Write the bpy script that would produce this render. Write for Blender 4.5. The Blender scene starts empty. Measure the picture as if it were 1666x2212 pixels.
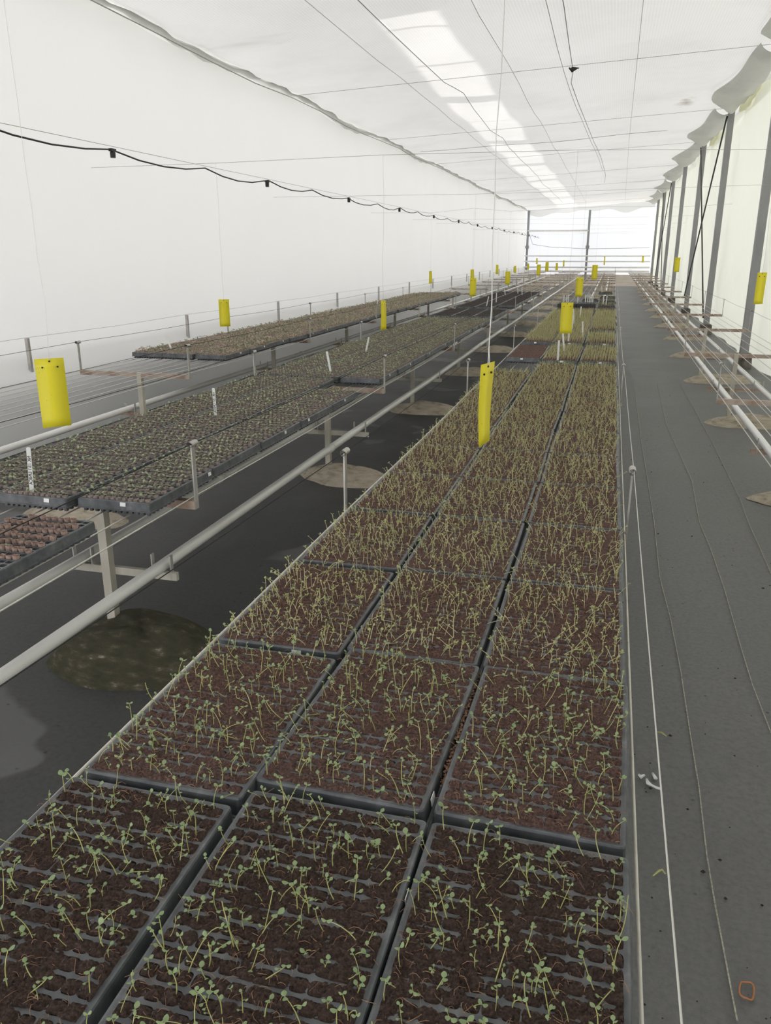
import bpy, math, random
import numpy as np
from mathutils import Matrix, Vector

random.seed(7)
RNG = np.random.default_rng(11)
scene = bpy.context.scene
COL = scene.collection

# ------------------------------------------------------------------ camera
F_PX, CX, CY = 1730.0, 833.0, 1106.0
VPX, VPY = 1327.0, 545.0
CAM_H = 1.66
TH = math.atan((CY - VPY) / F_PX)
PSI = math.atan((VPX - CX) * math.cos(TH) / F_PX)
fw = np.array([-math.sin(PSI) * math.cos(TH), math.cos(PSI) * math.cos(TH), -math.sin(TH)])
rt = np.array([math.cos(PSI), math.sin(PSI), 0.0])
up = np.cross(rt, fw)
CAM = np.array([0.0, 0.0, CAM_H])
cam_data = bpy.data.cameras.new("camera")
cam = bpy.data.objects.new("camera", cam_data)
COL.objects.link(cam)
cam_data.sensor_fit = 'HORIZONTAL'
cam_data.sensor_width = 36.0
cam_data.lens = F_PX / 1666.0 * 36.0
cam_data.clip_start = 0.05
cam_data.clip_end = 200
cam.matrix_world = Matrix(((rt[0], up[0], -fw[0], 0), (rt[1], up[1], -fw[1], 0),
                           (rt[2], up[2], -fw[2], CAM_H), (0, 0, 0, 1)))
scene.camera = cam

# ------------------------------------------------------------------ world, sun, exposure
world = bpy.data.worlds.new("sky")
scene.world = world
world.use_nodes = True
bg = world.node_tree.nodes["Background"]
bg.inputs["Color"].default_value = (0.97, 0.975, 1.0, 1)
bg.inputs["Strength"].default_value = 3.3
sun_data = bpy.data.lights.new("sun", 'SUN')
sun_data.energy = 9.6
sun_data.angle = math.radians(2.2)
sun_data.color = (1.0, 0.97, 0.92)
sun = bpy.data.objects.new("sun", sun_data)
COL.objects.link(sun)
SUN_DIR = Vector((-0.64, 0.16, -0.75)).normalized()
sun.rotation_euler = SUN_DIR.to_track_quat('-Z', 'Y').to_euler()
sun.location = (10, -5, 14)
vs = scene.view_settings
vs.view_transform = 'Standard'
vs.look = 'None'
vs.exposure = 0.50
vs.gamma = 1.0
vs.use_curve_mapping = False
scene.display_settings.display_device = 'sRGB'
scene.cycles.max_bounces = 7
scene.cycles.diffuse_bounces = 4
scene.cycles.use_adaptive_sampling = True
scene.cycles.adaptive_threshold = 0.02
scene.cycles.transmission_bounces = 6
scene.cycles.transparent_max_bounces = 12
scene.cycles.caustics_reflective = False
scene.cycles.caustics_refractive = False


def ray(x, y):
    return fw * F_PX + rt * (x - CX) - up * (y - CY)


def at_z(x, y, z):
    d = ray(x, y)
    return CAM + d * ((z - CAM_H) / d[2])


def at_y(x, y, Y):
    d = ray(x, y)
    return CAM + d * (Y / d[1])


def proj(P):
    v = np.asarray(P, float) - CAM
    z = v @ fw
    return CX + F_PX * (v @ rt) / z, CY - F_PX * (v @ up) / z


# ------------------------------------------------------------------ materials
def new_mat(name):
    m = bpy.data.materials.new(name)
    m.use_nodes = True
    nt = m.node_tree
    nt.nodes.clear()
    out = nt.nodes.new('ShaderNodeOutputMaterial')
    return m, nt, out


def N(nt, kind, **kw):
    n = nt.nodes.new(kind)
    for k, v in kw.items():
        if isinstance(k, str) and k in n.inputs:
            n.inputs[k].default_value = v
        else:
            setattr(n, k, v)
    return n


def noise(nt, scale, detail=4, rough=0.6, coord='Object', stretch=None):
    tc = N(nt, 'ShaderNodeTexCoord')
    n = N(nt, 'ShaderNodeTexNoise')
    n.inputs['Scale'].default_value = scale
    n.inputs['Detail'].default_value = detail
    n.inputs['Roughness'].default_value = rough
    if stretch:
        mp = N(nt, 'ShaderNodeMapping')
        mp.inputs['Scale'].default_value = stretch
        nt.links.new(tc.outputs[coord], mp.inputs['Vector'])
        nt.links.new(mp.outputs[0], n.inputs['Vector'])
    else:
        nt.links.new(tc.outputs[coord], n.inputs['Vector'])
    return n


def ramp(nt, src, stops):
    r = N(nt, 'ShaderNodeValToRGB')
    el = r.color_ramp.elements
    el[0].position, el[0].color = stops[0][0], (*stops[0][1], 1)
    el[1].position, el[1].color = stops[-1][0], (*stops[-1][1], 1)
    for p, c in stops[1:-1]:
        e = el.new(p)
        e.color = (*c, 1)
    nt.links.new(src, r.inputs[0])
    return r


def mixc(nt, fac, a, b, mode='MIX'):
    m = N(nt, 'ShaderNodeMix', data_type='RGBA', blend_type=mode)
    if isinstance(fac, (int, float)):
        m.inputs[0].default_value = fac
    else:
        nt.links.new(fac, m.inputs[0])
    for s, i in ((a, 6), (b, 7)):
        if isinstance(s, tuple):
            m.inputs[i].default_value = (*s, 1)
        else:
            nt.links.new(s, m.inputs[i])
    return m.outputs[2]


def pbr(name, stops, scale=30, rough=0.6, bump=0.0, bump_scale=None, metal=0.0, spec=0.5, coord='Object', stretch=None, detail=5, bump_dist=0.002):
    m, nt, out = new_mat(name)
    b = N(nt, 'ShaderNodeBsdfPrincipled')
    b.inputs['Roughness'].default_value = rough
    b.inputs['Metallic'].default_value = metal
    b.inputs['Specular IOR Level'].default_value = spec
    if len(stops) == 1:
        b.inputs['Base Color'].default_value = (*stops[0][1], 1)
    else:
        n = noise(nt, scale, detail, coord=coord, stretch=stretch)
        r = ramp(nt, n.outputs['Fac'], stops)
        nt.links.new(r.outputs[0], b.inputs['Base Color'])
    if bump > 0:
        n2 = noise(nt, bump_scale or scale * 3, 6, coord=coord)
        bp = N(nt, 'ShaderNodeBump')
        bp.inputs['Strength'].default_value = bump
        bp.inputs['Distance'].default_value = bump_dist
        nt.links.new(n2.outputs['Fac'], bp.inputs['Height'])
        nt.links.new(bp.outputs[0], b.inputs['Normal'])
    nt.links.new(b.outputs[0], out.inputs[0])
    return m


def leafy(name, stops, trans=0.35, scale=200, rough=0.55, coord='Object'):
    m, nt, out = new_mat(name)
    n = noise(nt, scale, 3, coord=coord)
    r = ramp(nt, n.outputs['Fac'], stops)
    b = N(nt, 'ShaderNodeBsdfPrincipled')
    b.inputs['Roughness'].default_value = rough
    b.inputs['Specular IOR Level'].default_value = 0.3
    t = N(nt, 'ShaderNodeBsdfTranslucent')
    nt.links.new(r.outputs[0], b.inputs['Base Color'])
    nt.links.new(r.outputs[0], t.inputs['Color'])
    mx = N(nt, 'ShaderNodeMixShader')
    mx.inputs[0].default_value = trans
    nt.links.new(b.outputs[0], mx.inputs[1])
    nt.links.new(t.outputs[0], mx.inputs[2])
    nt.links.new(mx.outputs[0], out.inputs[0])
    return m


def film(name, color, trans=0.5, gloss=0.06, grough=0.3, stain=None, weave=False, bump=0.3, bscale=1.2, bdist=0.05, scol=(0.5, 0.47, 0.42), smudge=None):
    """white plastic film or woven screen: lets light through diffusely"""
    m, nt, out = new_mat(name)
    col = None
    if stain:
        n = noise(nt, stain, 5, 0.65)
        r = ramp(nt, n.outputs['Fac'], [(0.30, tuple(c * 0.93 for c in color)), (0.55, color)])
        col = r.outputs[0]
        n3 = noise(nt, stain * 0.8, 3, 0.5, stretch=(0.6, 2.2, 1))
        r3 = ramp(nt, n3.outputs['Fac'], [(0.70, (0, 0, 0)), (0.80, (0.5, 0.5, 0.5))])
        col = mixc(nt, r3.outputs[0], col, scol)
    if smudge:
        tc0 = N(nt, 'ShaderNodeTexCoord')
        mp0 = N(nt, 'ShaderNodeMapping')
        mp0.inputs['Location'].default_value = (-smudge[0] / 0.42, -smudge[1] / 1.2, 0)
        mp0.inputs['Scale'].default_value = (1 / 0.42, 1 / 1.2, 0)
        nt.links.new(tc0.outputs['Object'], mp0.inputs['Vector'])
        ln = N(nt, 'ShaderNodeVectorMath', operation='LENGTH')
        nt.links.new(mp0.outputs[0], ln.inputs[0])
        nn = noise(nt, 5, 4)
        ad0 = N(nt, 'ShaderNodeMath', operation='ADD')
        nt.links.new(ln.outputs['Value'], ad0.inputs[0])
        nt.links.new(nn.outputs['Fac'], ad0.inputs[1])
        r0 = ramp(nt, ad0.outputs[0], [(0.40, (0.75, 0.75, 0.75)), (1.0, (0, 0, 0))])
        r0.color_ramp.interpolation = 'EASE'
        col = mixc(nt, r0.outputs[0], col, (0.36, 0.31, 0.26))
    if weave:
        tc = N(nt, 'ShaderNodeTexCoord')
        w = N(nt, 'ShaderNodeTexWave', wave_type='BANDS', bands_direction='X')
        w.inputs['Scale'].default_value = 9
        w.inputs['Distortion'].default_value = 1.2
        w.inputs['Detail'].default_value = 2
        nt.links.new(tc.outputs['Object'], w.inputs['Vector'])
        r2 = ramp(nt, w.outputs['Fac'], [(0.0, (0.95, 0.95, 0.95)), (1.0, (1, 1, 1))])
        col = mixc(nt, 1.0, col, r2.outputs[0], 'MULTIPLY')
    d = N(nt, 'ShaderNodeBsdfDiffuse')
    t = N(nt, 'ShaderNodeBsdfTranslucent')
    if col is None:
        d.inputs['Color'].default_value = (*color, 1)
        t.inputs['Color'].default_value = (*color, 1)
    else:
        nt.links.new(col, d.inputs['Color'])
        nt.links.new(col, t.inputs['Color'])
    nb = noise(nt, bscale, 4, 0.55)
    bp = N(nt, 'ShaderNodeBump')
    bp.inputs['Strength'].default_value = bump
    bp.inputs['Distance'].default_value = bdist
    nt.links.new(nb.outputs['Fac'], bp.inputs['Height'])
    nt.links.new(bp.outputs[0], d.inputs['Normal'])
    mx = N(nt, 'ShaderNodeMixShader')
    mx.inputs[0].default_value = trans
    nt.links.new(d.outputs[0], mx.inputs[1])
    nt.links.new(t.outputs[0], mx.inputs[2])
    g = N(nt, 'ShaderNodeBsdfGlossy')
    g.inputs['Roughness'].default_value = grough
    nt.links.new(bp.outputs[0], g.inputs['Normal'])
    mg = N(nt, 'ShaderNodeMixShader')
    mg.inputs[0].default_value = gloss
    nt.links.new(mx.outputs[0], mg.inputs[1])
    nt.links.new(g.outputs[0], mg.inputs[2])
    nt.links.new(mg.outputs[0], out.inputs[0])
    return m


M = {}
M['ceiling'] = film('screen_fabric', (0.935, 0.925, 0.915), 0.155, 0.0, stain=0.5, weave=True, smudge=(1.08, 17.6), bump=0.25, bscale=2.5, bdist=0.03)
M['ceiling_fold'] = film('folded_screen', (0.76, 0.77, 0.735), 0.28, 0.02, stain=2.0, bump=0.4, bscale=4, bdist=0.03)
M['hem'] = film('screen_hem', (0.93, 0.93, 0.91), 0.4, 0.02, bump=0.4, bscale=4, bdist=0.03)
M['film_left'] = film('white_film', (0.945, 0.945, 0.94), 0.198, 0.10, 0.35, bump=0.25, bscale=0.9, bdist=0.06)
M['film_right'] = film('foliage_tinted_film', (0.93, 0.95, 0.86), 0.14, 0.08, 0.3, bump=0.6, bscale=1.0, bdist=0.12)  # yellow-green light from sunlit plants outside is put into this colour
M['film_end'] = film('clear_film', (0.92, 0.95, 1.0), 0.27, 0.05, 0.3, bump=0.2)
M['film_strip'] = film('torn_film', (0.86, 0.86, 0.62), 0.5, 0.08, 0.3, bump=0.5, bscale=6)


def roof_mat():
    m, nt, out = new_mat('whitewashed_roof_film')
    t = N(nt, 'ShaderNodeBsdfTransparent')
    t.inputs['Color'].default_value = (0.44, 0.44, 0.44, 1)
    nt.links.new(t.outputs[0], out.inputs[0])
    return m


M['roof'] = roof_mat()


def floor_mat(name, k, marks):
    m, nt, out = new_mat(name)
    b = N(nt, 'ShaderNodeBsdfPrincipled')
    b.inputs['Specular IOR Level'].default_value = 0.18
    n1 = noise(nt, 0.9, 6, 0.65)
    r1 = ramp(nt, n1.outputs['Fac'], [(0.3, (0.88 * k, 0.88 * k, 0.88 * k)), (0.55, (k, k, 0.995 * k)), (0.75, (1.1 * k, 1.1 * k, 1.08 * k))])
    n2 = noise(nt, 55, 4, 0.7)
    r2 = ramp(nt, n2.outputs['Fac'], [(0.25, (0.72, 0.72, 0.72)), (0.6, (1, 1, 1))])
    c = mixc(nt, 1.0, r1.outputs[0], r2.outputs[0], 'MULTIPLY')
    # dried water marks
    n3 = noise(nt, 1.1, 3, 0.5, stretch=(1.0, 0.8, 1))
    r3 = ramp(nt, n3.outputs['Fac'], [(marks, (0, 0, 0)), (marks + 0.015, (0.55, 0.55, 0.55))])
    c = mixc(nt, r3.outputs[0], c, (0.16 + 0.4 * k, 0.16 + 0.4 * k, 0.158 + 0.4 * k))
    # soil specks
    v = N(nt, 'ShaderNodeTexVoronoi')
    v.inputs['Scale'].default_value = 14
    tc = N(nt, 'ShaderNodeTexCoord')
    nt.links.new(tc.outputs['Object'], v.inputs['Vector'])
    r4 = ramp(nt, v.outputs['Distance'], [(0.05, (1, 1, 1)), (0.11, (0, 0, 0))])
    n5 = noise(nt, 3, 2)
    r5 = ramp(nt, n5.outputs['Fac'], [(0.52, (0, 0, 0)), (0.6, (0.75, 0.75, 0.75))])
    f = mixc(nt, 1.0, r4.outputs[0], r5.outputs[0], 'MULTIPLY')
    c = mixc(nt, f, c, (0.02, 0.018, 0.016))
    nt.links.new(c, b.inputs['Base Color'])
    r6 = ramp(nt, n1.outputs['Fac'], [(0.3, (0.42, 0.42, 0.42)), (0.7, (0.62, 0.62, 0.62))])
    nt.links.new(r6.outputs[0], b.inputs['Roughness'])
    wv = N(nt, 'ShaderNodeTexWave', wave_type='BANDS', bands_direction='X')
    wv.inputs['Scale'].default_value = 90
    wv.inputs['Distortion'].default_value = 0.4
    nt.links.new(tc.outputs['Object'], wv.inputs['Vector'])
    wv2 = N(nt, 'ShaderNodeTexWave', wave_type='BANDS', bands_direction='Y')
    wv2.inputs['Scale'].default_value = 60
    nt.links.new(tc.outputs['Object'], wv2.inputs['Vector'])
    ad = N(nt, 'ShaderNodeMath', operation='ADD')
    nt.links.new(wv.outputs['Fac'], ad.inputs[0])
    nt.links.new(wv2.outputs['Fac'], ad.inputs[1])
    bp = N(nt, 'ShaderNodeBump')
    bp.inputs['Strength'].default_value = 0.25
    bp.inputs['Distance'].default_value = 0.001
    nt.links.new(ad.outputs[0], bp.inputs['Height'])
    bp2 = N(nt, 'ShaderNodeBump')
    bp2.inputs['Strength'].default_value = 0.35
    bp2.inputs['Distance'].default_value = 0.02
    nt.links.new(n1.outputs['Fac'], bp2.inputs['Height'])
    nt.links.new(bp.outputs[0], bp2.inputs['Normal'])
    nt.links.new(bp2.outputs[0], b.inputs['Normal'])
    nt.links.new(b.outputs[0], out.inputs[0])
    return m


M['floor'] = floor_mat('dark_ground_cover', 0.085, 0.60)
M['aisle'] = floor_mat('pale_ground_cover', 0.19, 0.70)  # same weave as the left floor with a lighter base tone
M['earth'] = pbr('bare_earth', [(0.3, (0.36, 0.30, 0.245)), (0.7, (0.56, 0.49, 0.42))], 2.5, 0.9, 0.4, 8, bump_dist=0.03)
M['grass'] = pbr('outside_bounce_ground', [(0.3, (0.40, 0.385, 0.36)), (0.7, (0.56, 0.54, 0.51))], 0.6, 0.9)  # unseen ground, kept pale so it bounces light onto the film walls
M['shade_wall'] = pbr('dark_shade_wall', [(0.3, (0.10, 0.10, 0.10)), (0.7, (0.16, 0.16, 0.158))], 3, 0.9)
M['gable'] = pbr('grey_shade_panel', [(0.3, (0.08, 0.08, 0.078)), (0.7, (0.13, 0.13, 0.127))], 2, 0.8)
M['pale_wall'] = pbr('pale_concrete', [(0.3, (0.74, 0.69, 0.63)), (0.7, (0.86, 0.82, 0.77))], 2.0, 0.85, 0.2)
M['pipe'] = pbr('white_pipe', [(0.3, (0.72, 0.71, 0.67)), (0.62, (0.86, 0.855, 0.83))], 5, 0.32, stretch=(1, 0.25, 1))
M['pipe_white'] = pbr('bright_white_pipe', [(0.3, (0.84, 0.84, 0.82)), (0.7, (0.92, 0.92, 0.91))], 5, 0.3)
M['post'] = pbr('painted_post', [(0.3, (0.44, 0.41, 0.34)), (0.55, (0.57, 0.54, 0.46)), (0.8, (0.62, 0.60, 0.54))], 9, 0.5, 0.2, stretch=(1, 1, 0.3))
M['galv'] = pbr('galvanised_bar', [(0.3, (0.38, 0.36, 0.33)), (0.7, (0.60, 0.58, 0.55))], 30, 0.45, metal=0.35, stretch=(1, 1, 0.4))
M['rusty'] = pbr('rusty_bar', [(0.30, (0.24, 0.155, 0.115)), (0.48, (0.42, 0.32, 0.255)), (0.72, (0.56, 0.50, 0.44))], 9, 0.75, 0.3, coord='Object')
M['concrete'] = pbr('concrete_footing', [(0.28, (0.20, 0.17, 0.12)), (0.45, (0.40, 0.35, 0.27)), (0.7, (0.52, 0.46, 0.38))], 4, 0.9, 0.6, 40, bump_dist=0.004)
M['moss'] = pbr('mossy_concrete', [(0.30, (0.050, 0.050, 0.026)), (0.54, (0.085, 0.078, 0.045)), (0.64, (0.15, 0.125, 0.085)), (0.70, (0.42, 0.37, 0.30))], 5.5, 0.95, 1.0, 60, bump_dist=0.012, detail=9)
M['wire'] = pbr('steel_wire', [(0, (0.66, 0.65, 0.60))], rough=0.5, metal=0.1)
M['rod'] = pbr('cream_rod', [(0.3, (0.60, 0.57, 0.48)), (0.7, (0.78, 0.76, 0.69))], 20, 0.45)
M['dark_wire'] = pbr('dark_wire', [(0, (0.045, 0.045, 0.045))], rough=0.9, spec=0.1)
M['ceil_wire'] = pbr('ceiling_wire', [(0, (0.42, 0.42, 0.41))], rough=0.8, spec=0.2)
M['string'] = pbr('white_string', [(0, (0.88, 0.88, 0.86))], rough=0.7)
M['cable'] = pbr('black_cable', [(0, (0.016, 0.016, 0.017))], rough=0.5)
M['steel'] = pbr('grey_steel_post', [(0.3, (0.27, 0.275, 0.28)), (0.7, (0.38, 0.385, 0.39))], 4, 0.5, metal=0.3, stretch=(1, 1, 0.2))
M['dark_steel'] = pbr('dark_steel_rod', [(0, (0.05, 0.05, 0.05))], rough=0.6)
M['collar'] = pbr('dark_damp_plinth', [(0.35, (0.06, 0.055, 0.05)), (0.7, (0.28, 0.25, 0.22))], 9, 0.95, 0.5, bump_dist=0.01)
M['tray'] = pbr('black_tray_plastic', [(0.35, (0.070, 0.076, 0.082)), (0.60, (0.13, 0.138, 0.146)), (0.80, (0.24, 0.25, 0.255))], 22, 0.42, 0.15, 300, bump_dist=0.0008)
M['empty_tray'] = pbr('clean_black_tray', [(0.35, (0.016, 0.017, 0.018)), (0.7, (0.03, 0.031, 0.033))], 20, 0.4)
M['soil'] = pbr('dark_peat', [(0.30, (0.024, 0.015, 0.012)), (0.52, (0.068, 0.040, 0.031)), (0.75, (0.15, 0.088, 0.066))], 260, 0.95, 1.0, 700, bump_dist=0.0022)
M['soil_red'] = pbr('reddish_peat', [(0.30, (0.055, 0.031, 0.026)), (0.52, (0.135, 0.076, 0.064)), (0.75, (0.25, 0.15, 0.125))], 220, 0.95, 1.0, 600, bump_dist=0.002)
M['soil_dark'] = pbr('black_peat', [(0.30, (0.020, 0.016, 0.014)), (0.7, (0.065, 0.050, 0.044))], 200, 0.95, 1.0, 500, bump_dist=0.002)
M['soil_tan'] = pbr('dry_tan_peat', [(0.30, (0.13, 0.10, 0.08)), (0.52, (0.34, 0.27, 0.22)), (0.75, (0.55, 0.44, 0.36))], 60, 0.95, 1.0, 300, bump_dist=0.003)
M['plug'] = pbr('peat_plug', [(0.3, (0.15, 0.12, 0.105)), (0.7, (0.38, 0.315, 0.28))], 120, 0.95, 0.6, 500, bump_dist=0.001)
M['paper'] = pbr('paper_pot', [(0.3, (0.26, 0.17, 0.14)), (0.7, (0.50, 0.37, 0.31))], 90, 0.9, 0.4, bump_dist=0.001)
M['fibre'] = pbr('coir_fibre', [(0.3, (0.20, 0.105, 0.065)), (0.7, (0.48, 0.29, 0.18))], 30, 0.9)
M['stem'] = leafy('seedling_stem', [(0.3, (0.36, 0.42, 0.13)), (0.5, (0.60, 0.60, 0.24)), (0.75, (0.80, 0.74, 0.42))], 0.2, 14)
M['leaf'] = leafy('seedling_leaf', [(0.3, (0.27, 0.38, 0.19)), (0.55, (0.40, 0.52, 0.27)), (0.8, (0.58, 0.65, 0.34))], 0.35, 22)
M['leaf_far'] = leafy('tall_seedling_leaf', [(0.3, (0.34, 0.42, 0.17)), (0.55, (0.50, 0.55, 0.24)), (0.8, (0.68, 0.66, 0.34))], 0.3, 9)
M['stem_far'] = leafy('tall_seedling_stem', [(0.3, (0.60, 0.60, 0.29)), (0.55, (0.77, 0.72, 0.42)), (0.8, (0.88, 0.80, 0.54))], 0.2, 9)
M['sprout'] = leafy('small_sprout', [(0.3, (0.30, 0.38, 0.20)), (0.55, (0.44, 0.51, 0.30)), (0.8, (0.58, 0.63, 0.40))], 0.3, 25)
M['weed'] = leafy('grey_green_sprout', [(0.3, (0.26, 0.31, 0.19)), (0.45, (0.38, 0.40, 0.27)), (0.55, (0.52, 0.43, 0.33)), (0.8, (0.62, 0.49, 0.38))], 0.25, 5)
M['label'] = pbr('white_plastic', [(0, (0.86, 0.86, 0.85))], rough=0.4)
M['ink'] = pbr('black_ink', [(0, (0.012, 0.012, 0.014))], rough=0.6)
M['rubber'] = pbr('orange_rubber', [(0, (0.50, 0.20, 0.07))], rough=0.5)
M['crumb'] = pbr('soil_crumb', [(0, (0.022, 0.018, 0.015))], rough=0.9)
M['paint'] = pbr('white_splash', [(0, (0.80, 0.80, 0.78))], rough=0.6)
M['yarn'] = pbr('pale_yarn', [(0.4, (0.30, 0.30, 0.24)), (0.6, (0.52, 0.50, 0.40))], 120, 0.8)


def trap_mat():
    m, nt, out = new_mat('yellow_sticky_card')
    b = N(nt, 'ShaderNodeBsdfPrincipled')
    b.inputs['Roughness'].default_value = 0.35
    tc = N(nt, 'ShaderNodeTexCoord')
    v = N(nt, 'ShaderNodeTexVoronoi')
    v.inputs['Scale'].default_value = 62
    nt.links.new(tc.outputs['Object'], v.inputs['Vector'])
    r = ramp(nt, v.outputs['Distance'], [(0.07, (1, 1, 1)), (0.12, (0, 0, 0))])
    n = noise(nt, 22, 2)
    r2 = ramp(nt, n.outputs['Fac'], [(0.55, (0, 0, 0)), (0.60, (1, 1, 1))])
    f = mixc(nt, 1.0, r.outputs[0], r2.outputs[0], 'MULTIPLY')
    c = mixc(nt, f, (0.97, 0.90, 0.085), (0.06, 0.05, 0.02))
    nt.links.new(c, b.inputs['Base Color'])
    t = N(nt, 'ShaderNodeBsdfTranslucent')
    nt.links.new(c, t.inputs['Color'])
    mx = N(nt, 'ShaderNodeMixShader')
    mx.inputs[0].default_value = 0.5
    nt.links.new(b.outputs[0], mx.inputs[1])
    nt.links.new(t.outputs[0], mx.inputs[2])
    nt.links.new(mx.outputs[0], out.inputs[0])
    return m


M['trap'] = trap_mat()


# ------------------------------------------------------------------ mesh helpers
class G:
    """collects vertices, faces and material slots"""

    def __init__(self):
        self.v, self.f, self.m = [], [], []

    def add(self, v, f, mi=0):
        o = len(self.v)
        self.v += [tuple(p) for p in v]
        self.f += [tuple(i + o for i in q) for q in f]
        self.m += [mi] * len(f)
        return self

    def box(self, c, s, mi=0, rz=0.0):
        x, y, z = (k / 2 for k in s)
        p = [(-x, -y, -z), (x, -y, -z), (x, y, -z), (-x, y, -z), (-x, -y, z), (x, -y, z), (x, y, z), (-x, y, z)]
        cs, sn = math.cos(rz), math.sin(rz)
        p = [(c[0] + a * cs - b * sn, c[1] + a * sn + b * cs, c[2] + d) for a, b, d in p]
        return self.add(p, [(0, 3, 2, 1), (4, 5, 6, 7), (0, 1, 5, 4), (1, 2, 6, 5), (2, 3, 7, 6), (3, 0, 4, 7)], mi)

    def tube(self, path, r, n=8, mi=0, caps=True):
        path = [Vector(p) for p in path]
        rs = r if isinstance(r, (list, tuple)) else [r] * len(path)
        vs_, fs = [], []
        prev = None
        for i, p in enumerate(path):
            t = (path[min(i + 1, len(path) - 1)] - path[max(i - 1, 0)])
            if t.length < 1e-9:
                t = Vector((0, 0, 1))
            t.normalize()
            if prev is None:
                a = Vector((0, 0, 1)) if abs(t.z) < 0.9 else Vector((1, 0, 0))
                u = t.cross(a).normalized()
            else:
                u = (prev - t * prev.dot(t))
                u = u.normalized() if u.length > 1e-6 else t.cross(Vector((1, 0, 0))).normalized()
            w = t.cross(u)
            prev = u
            for k in range(n):
                an = 2 * math.pi * k / n
                vs_.append(p + (u * math.cos(an) + w * math.sin(an)) * rs[i])
        for i in range(len(path) - 1):
            for k in range(n):
                k2 = (k + 1) % n
                fs.append((i * n + k, i * n + k2, (i + 1) * n + k2, (i + 1) * n + k))
        if caps:
            fs.append(tuple(range(n))[::-1])
            fs.append(tuple((len(path) - 1) * n + k for k in range(n)))
        return self.add(vs_, fs, mi)

    def mesh(self, name, mats, smooth=False):
        me = bpy.data.meshes.new(name)
        me.from_pydata(self.v, [], self.f)
        for mm in (mats if isinstance(mats, (list, tuple)) else [mats]):
            me.materials.append(mm)
        if any(self.m):
            me.polygons.foreach_set('material_index', self.m)
        if smooth:
            me.polygons.foreach_set('use_smooth', [True] * len(self.f))
        me.update()
        return me


def np_mesh(name, V, F, mats, mi=None, smooth=False):
    """V (n,3), F (m,k) numpy"""
    me = bpy.data.meshes.new(name)
    k = F.shape[1]
    me.vertices.add(len(V))
    me.vertices.foreach_set('co', np.ascontiguousarray(V, dtype=np.float32).ravel())
    me.loops.add(F.size)
    me.loops.foreach_set('vertex_index', np.ascontiguousarray(F, dtype=np.int32).ravel())
    me.polygons.add(len(F))
    me.polygons.foreach_set('loop_start', np.arange(0, F.size, k, dtype=np.int32))
    for mm in (mats if isinstance(mats, (list, tuple)) else [mats]):
        me.materials.append(mm)
    if mi is not None:
        me.polygons.foreach_set('material_index', np.ascontiguousarray(mi, dtype=np.int32))
    if smooth:
        me.polygons.foreach_set('use_smooth', np.ones(len(F), dtype=bool))
    me.update(calc_edges=True)
    me.validate()
    return me


def ob(name, me, parent=None, loc=(0, 0, 0), rot=(0, 0, 0), scale=None):
    o = bpy.data.objects.new(name, me)
    COL.objects.link(o)
    o.location = loc
    o.rotation_euler = rot
    if scale is not None:
        o.scale = (scale,) * 3 if isinstance(scale, (int, float)) else scale
    if parent:
        o.parent = parent
    return o


def tag(o, label=None, cat=None, group=None, kind=None):
    if label:
        o['label'] = label
    if cat:
        o['category'] = cat
    if group:
        o['group'] = group
    if kind:
        o['kind'] = kind
    return o


ORD = ['zeroth', 'first', 'second', 'third', 'fourth', 'fifth', 'sixth', 'seventh', 'eighth', 'ninth', 'tenth', 'eleventh', 'twelfth',
       'thirteenth', 'fourteenth', 'fifteenth', 'sixteenth', 'seventeenth', 'eighteenth', 'nineteenth', 'twentieth', 'twenty-first',
       'twenty-second', 'twenty-third', 'twenty-fourth', 'twenty-fifth', 'twenty-sixth', 'twenty-seventh', 'twenty-eighth', 'twenty-ninth', 'thirtieth', 'thirty-first', 'thirty-second', 'thirty-third', 'thirty-fourth', 'thirty-fifth']


def vnoise(h, w, ch, cw):
    """smooth random field of h x w samples with about ch x cw lumps"""
    a = RNG.random((ch + 2, cw + 2))
    y = np.linspace(0, ch, h)
    x = np.linspace(0, cw, w)
    iy, ix = y.astype(int), x.astype(int)
    fy, fx = y - iy, x - ix
    fy = (fy * fy * (3 - 2 * fy))[:, None]
    fx = (fx * fx * (3 - 2 * fx))[None, :]
    return (a[np.ix_(iy, ix)] * (1 - fy) * (1 - fx) + a[np.ix_(iy + 1, ix)] * fy * (1 - fx)
            + a[np.ix_(iy, ix + 1)] * (1 - fy) * fx + a[np.ix_(iy + 1, ix + 1)] * fy * fx)


def grid_faces(h, w):
    i = np.arange(h * w).reshape(h, w)
    return np.stack([i[:-1, :-1], i[:-1, 1:], i[1:, 1:], i[1:, :-1]], -1).reshape(-1, 4)


def grid_obj(name, xs, ys, zf, mat, smooth=True, axis='z'):
    """height sheet: axis 'z' -> (x, y, z(x,y)); axis 'x' -> (z(x,y), x, y)"""
    Xg, Yg = np.meshgrid(xs, ys)
    Zg = zf(Xg, Yg)
    V = np.stack([Xg, Yg, Zg] if axis == 'z' else [Zg, Xg, Yg] if axis == 'x' else [Xg, Zg, Yg], -1).reshape(-1, 3)
    return ob(name, np_mesh(name, V, grid_faces(len(ys), len(xs)), mat, smooth=smooth))


# ------------------------------------------------------------------ the house: floor, walls, ceiling, roof
XL, XR, Y0, Y1 = -5.05, 2.22, -1.3, 50.0
POST_X = 2.0
POST_Y = [2.6, 7.9, 13.15, 18.5, 23.7, 29.5, 35.1, 40.8, 46.3]


def ceil_z(X):
    return 3.99 + (X + 5.05) * 0.057


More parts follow.
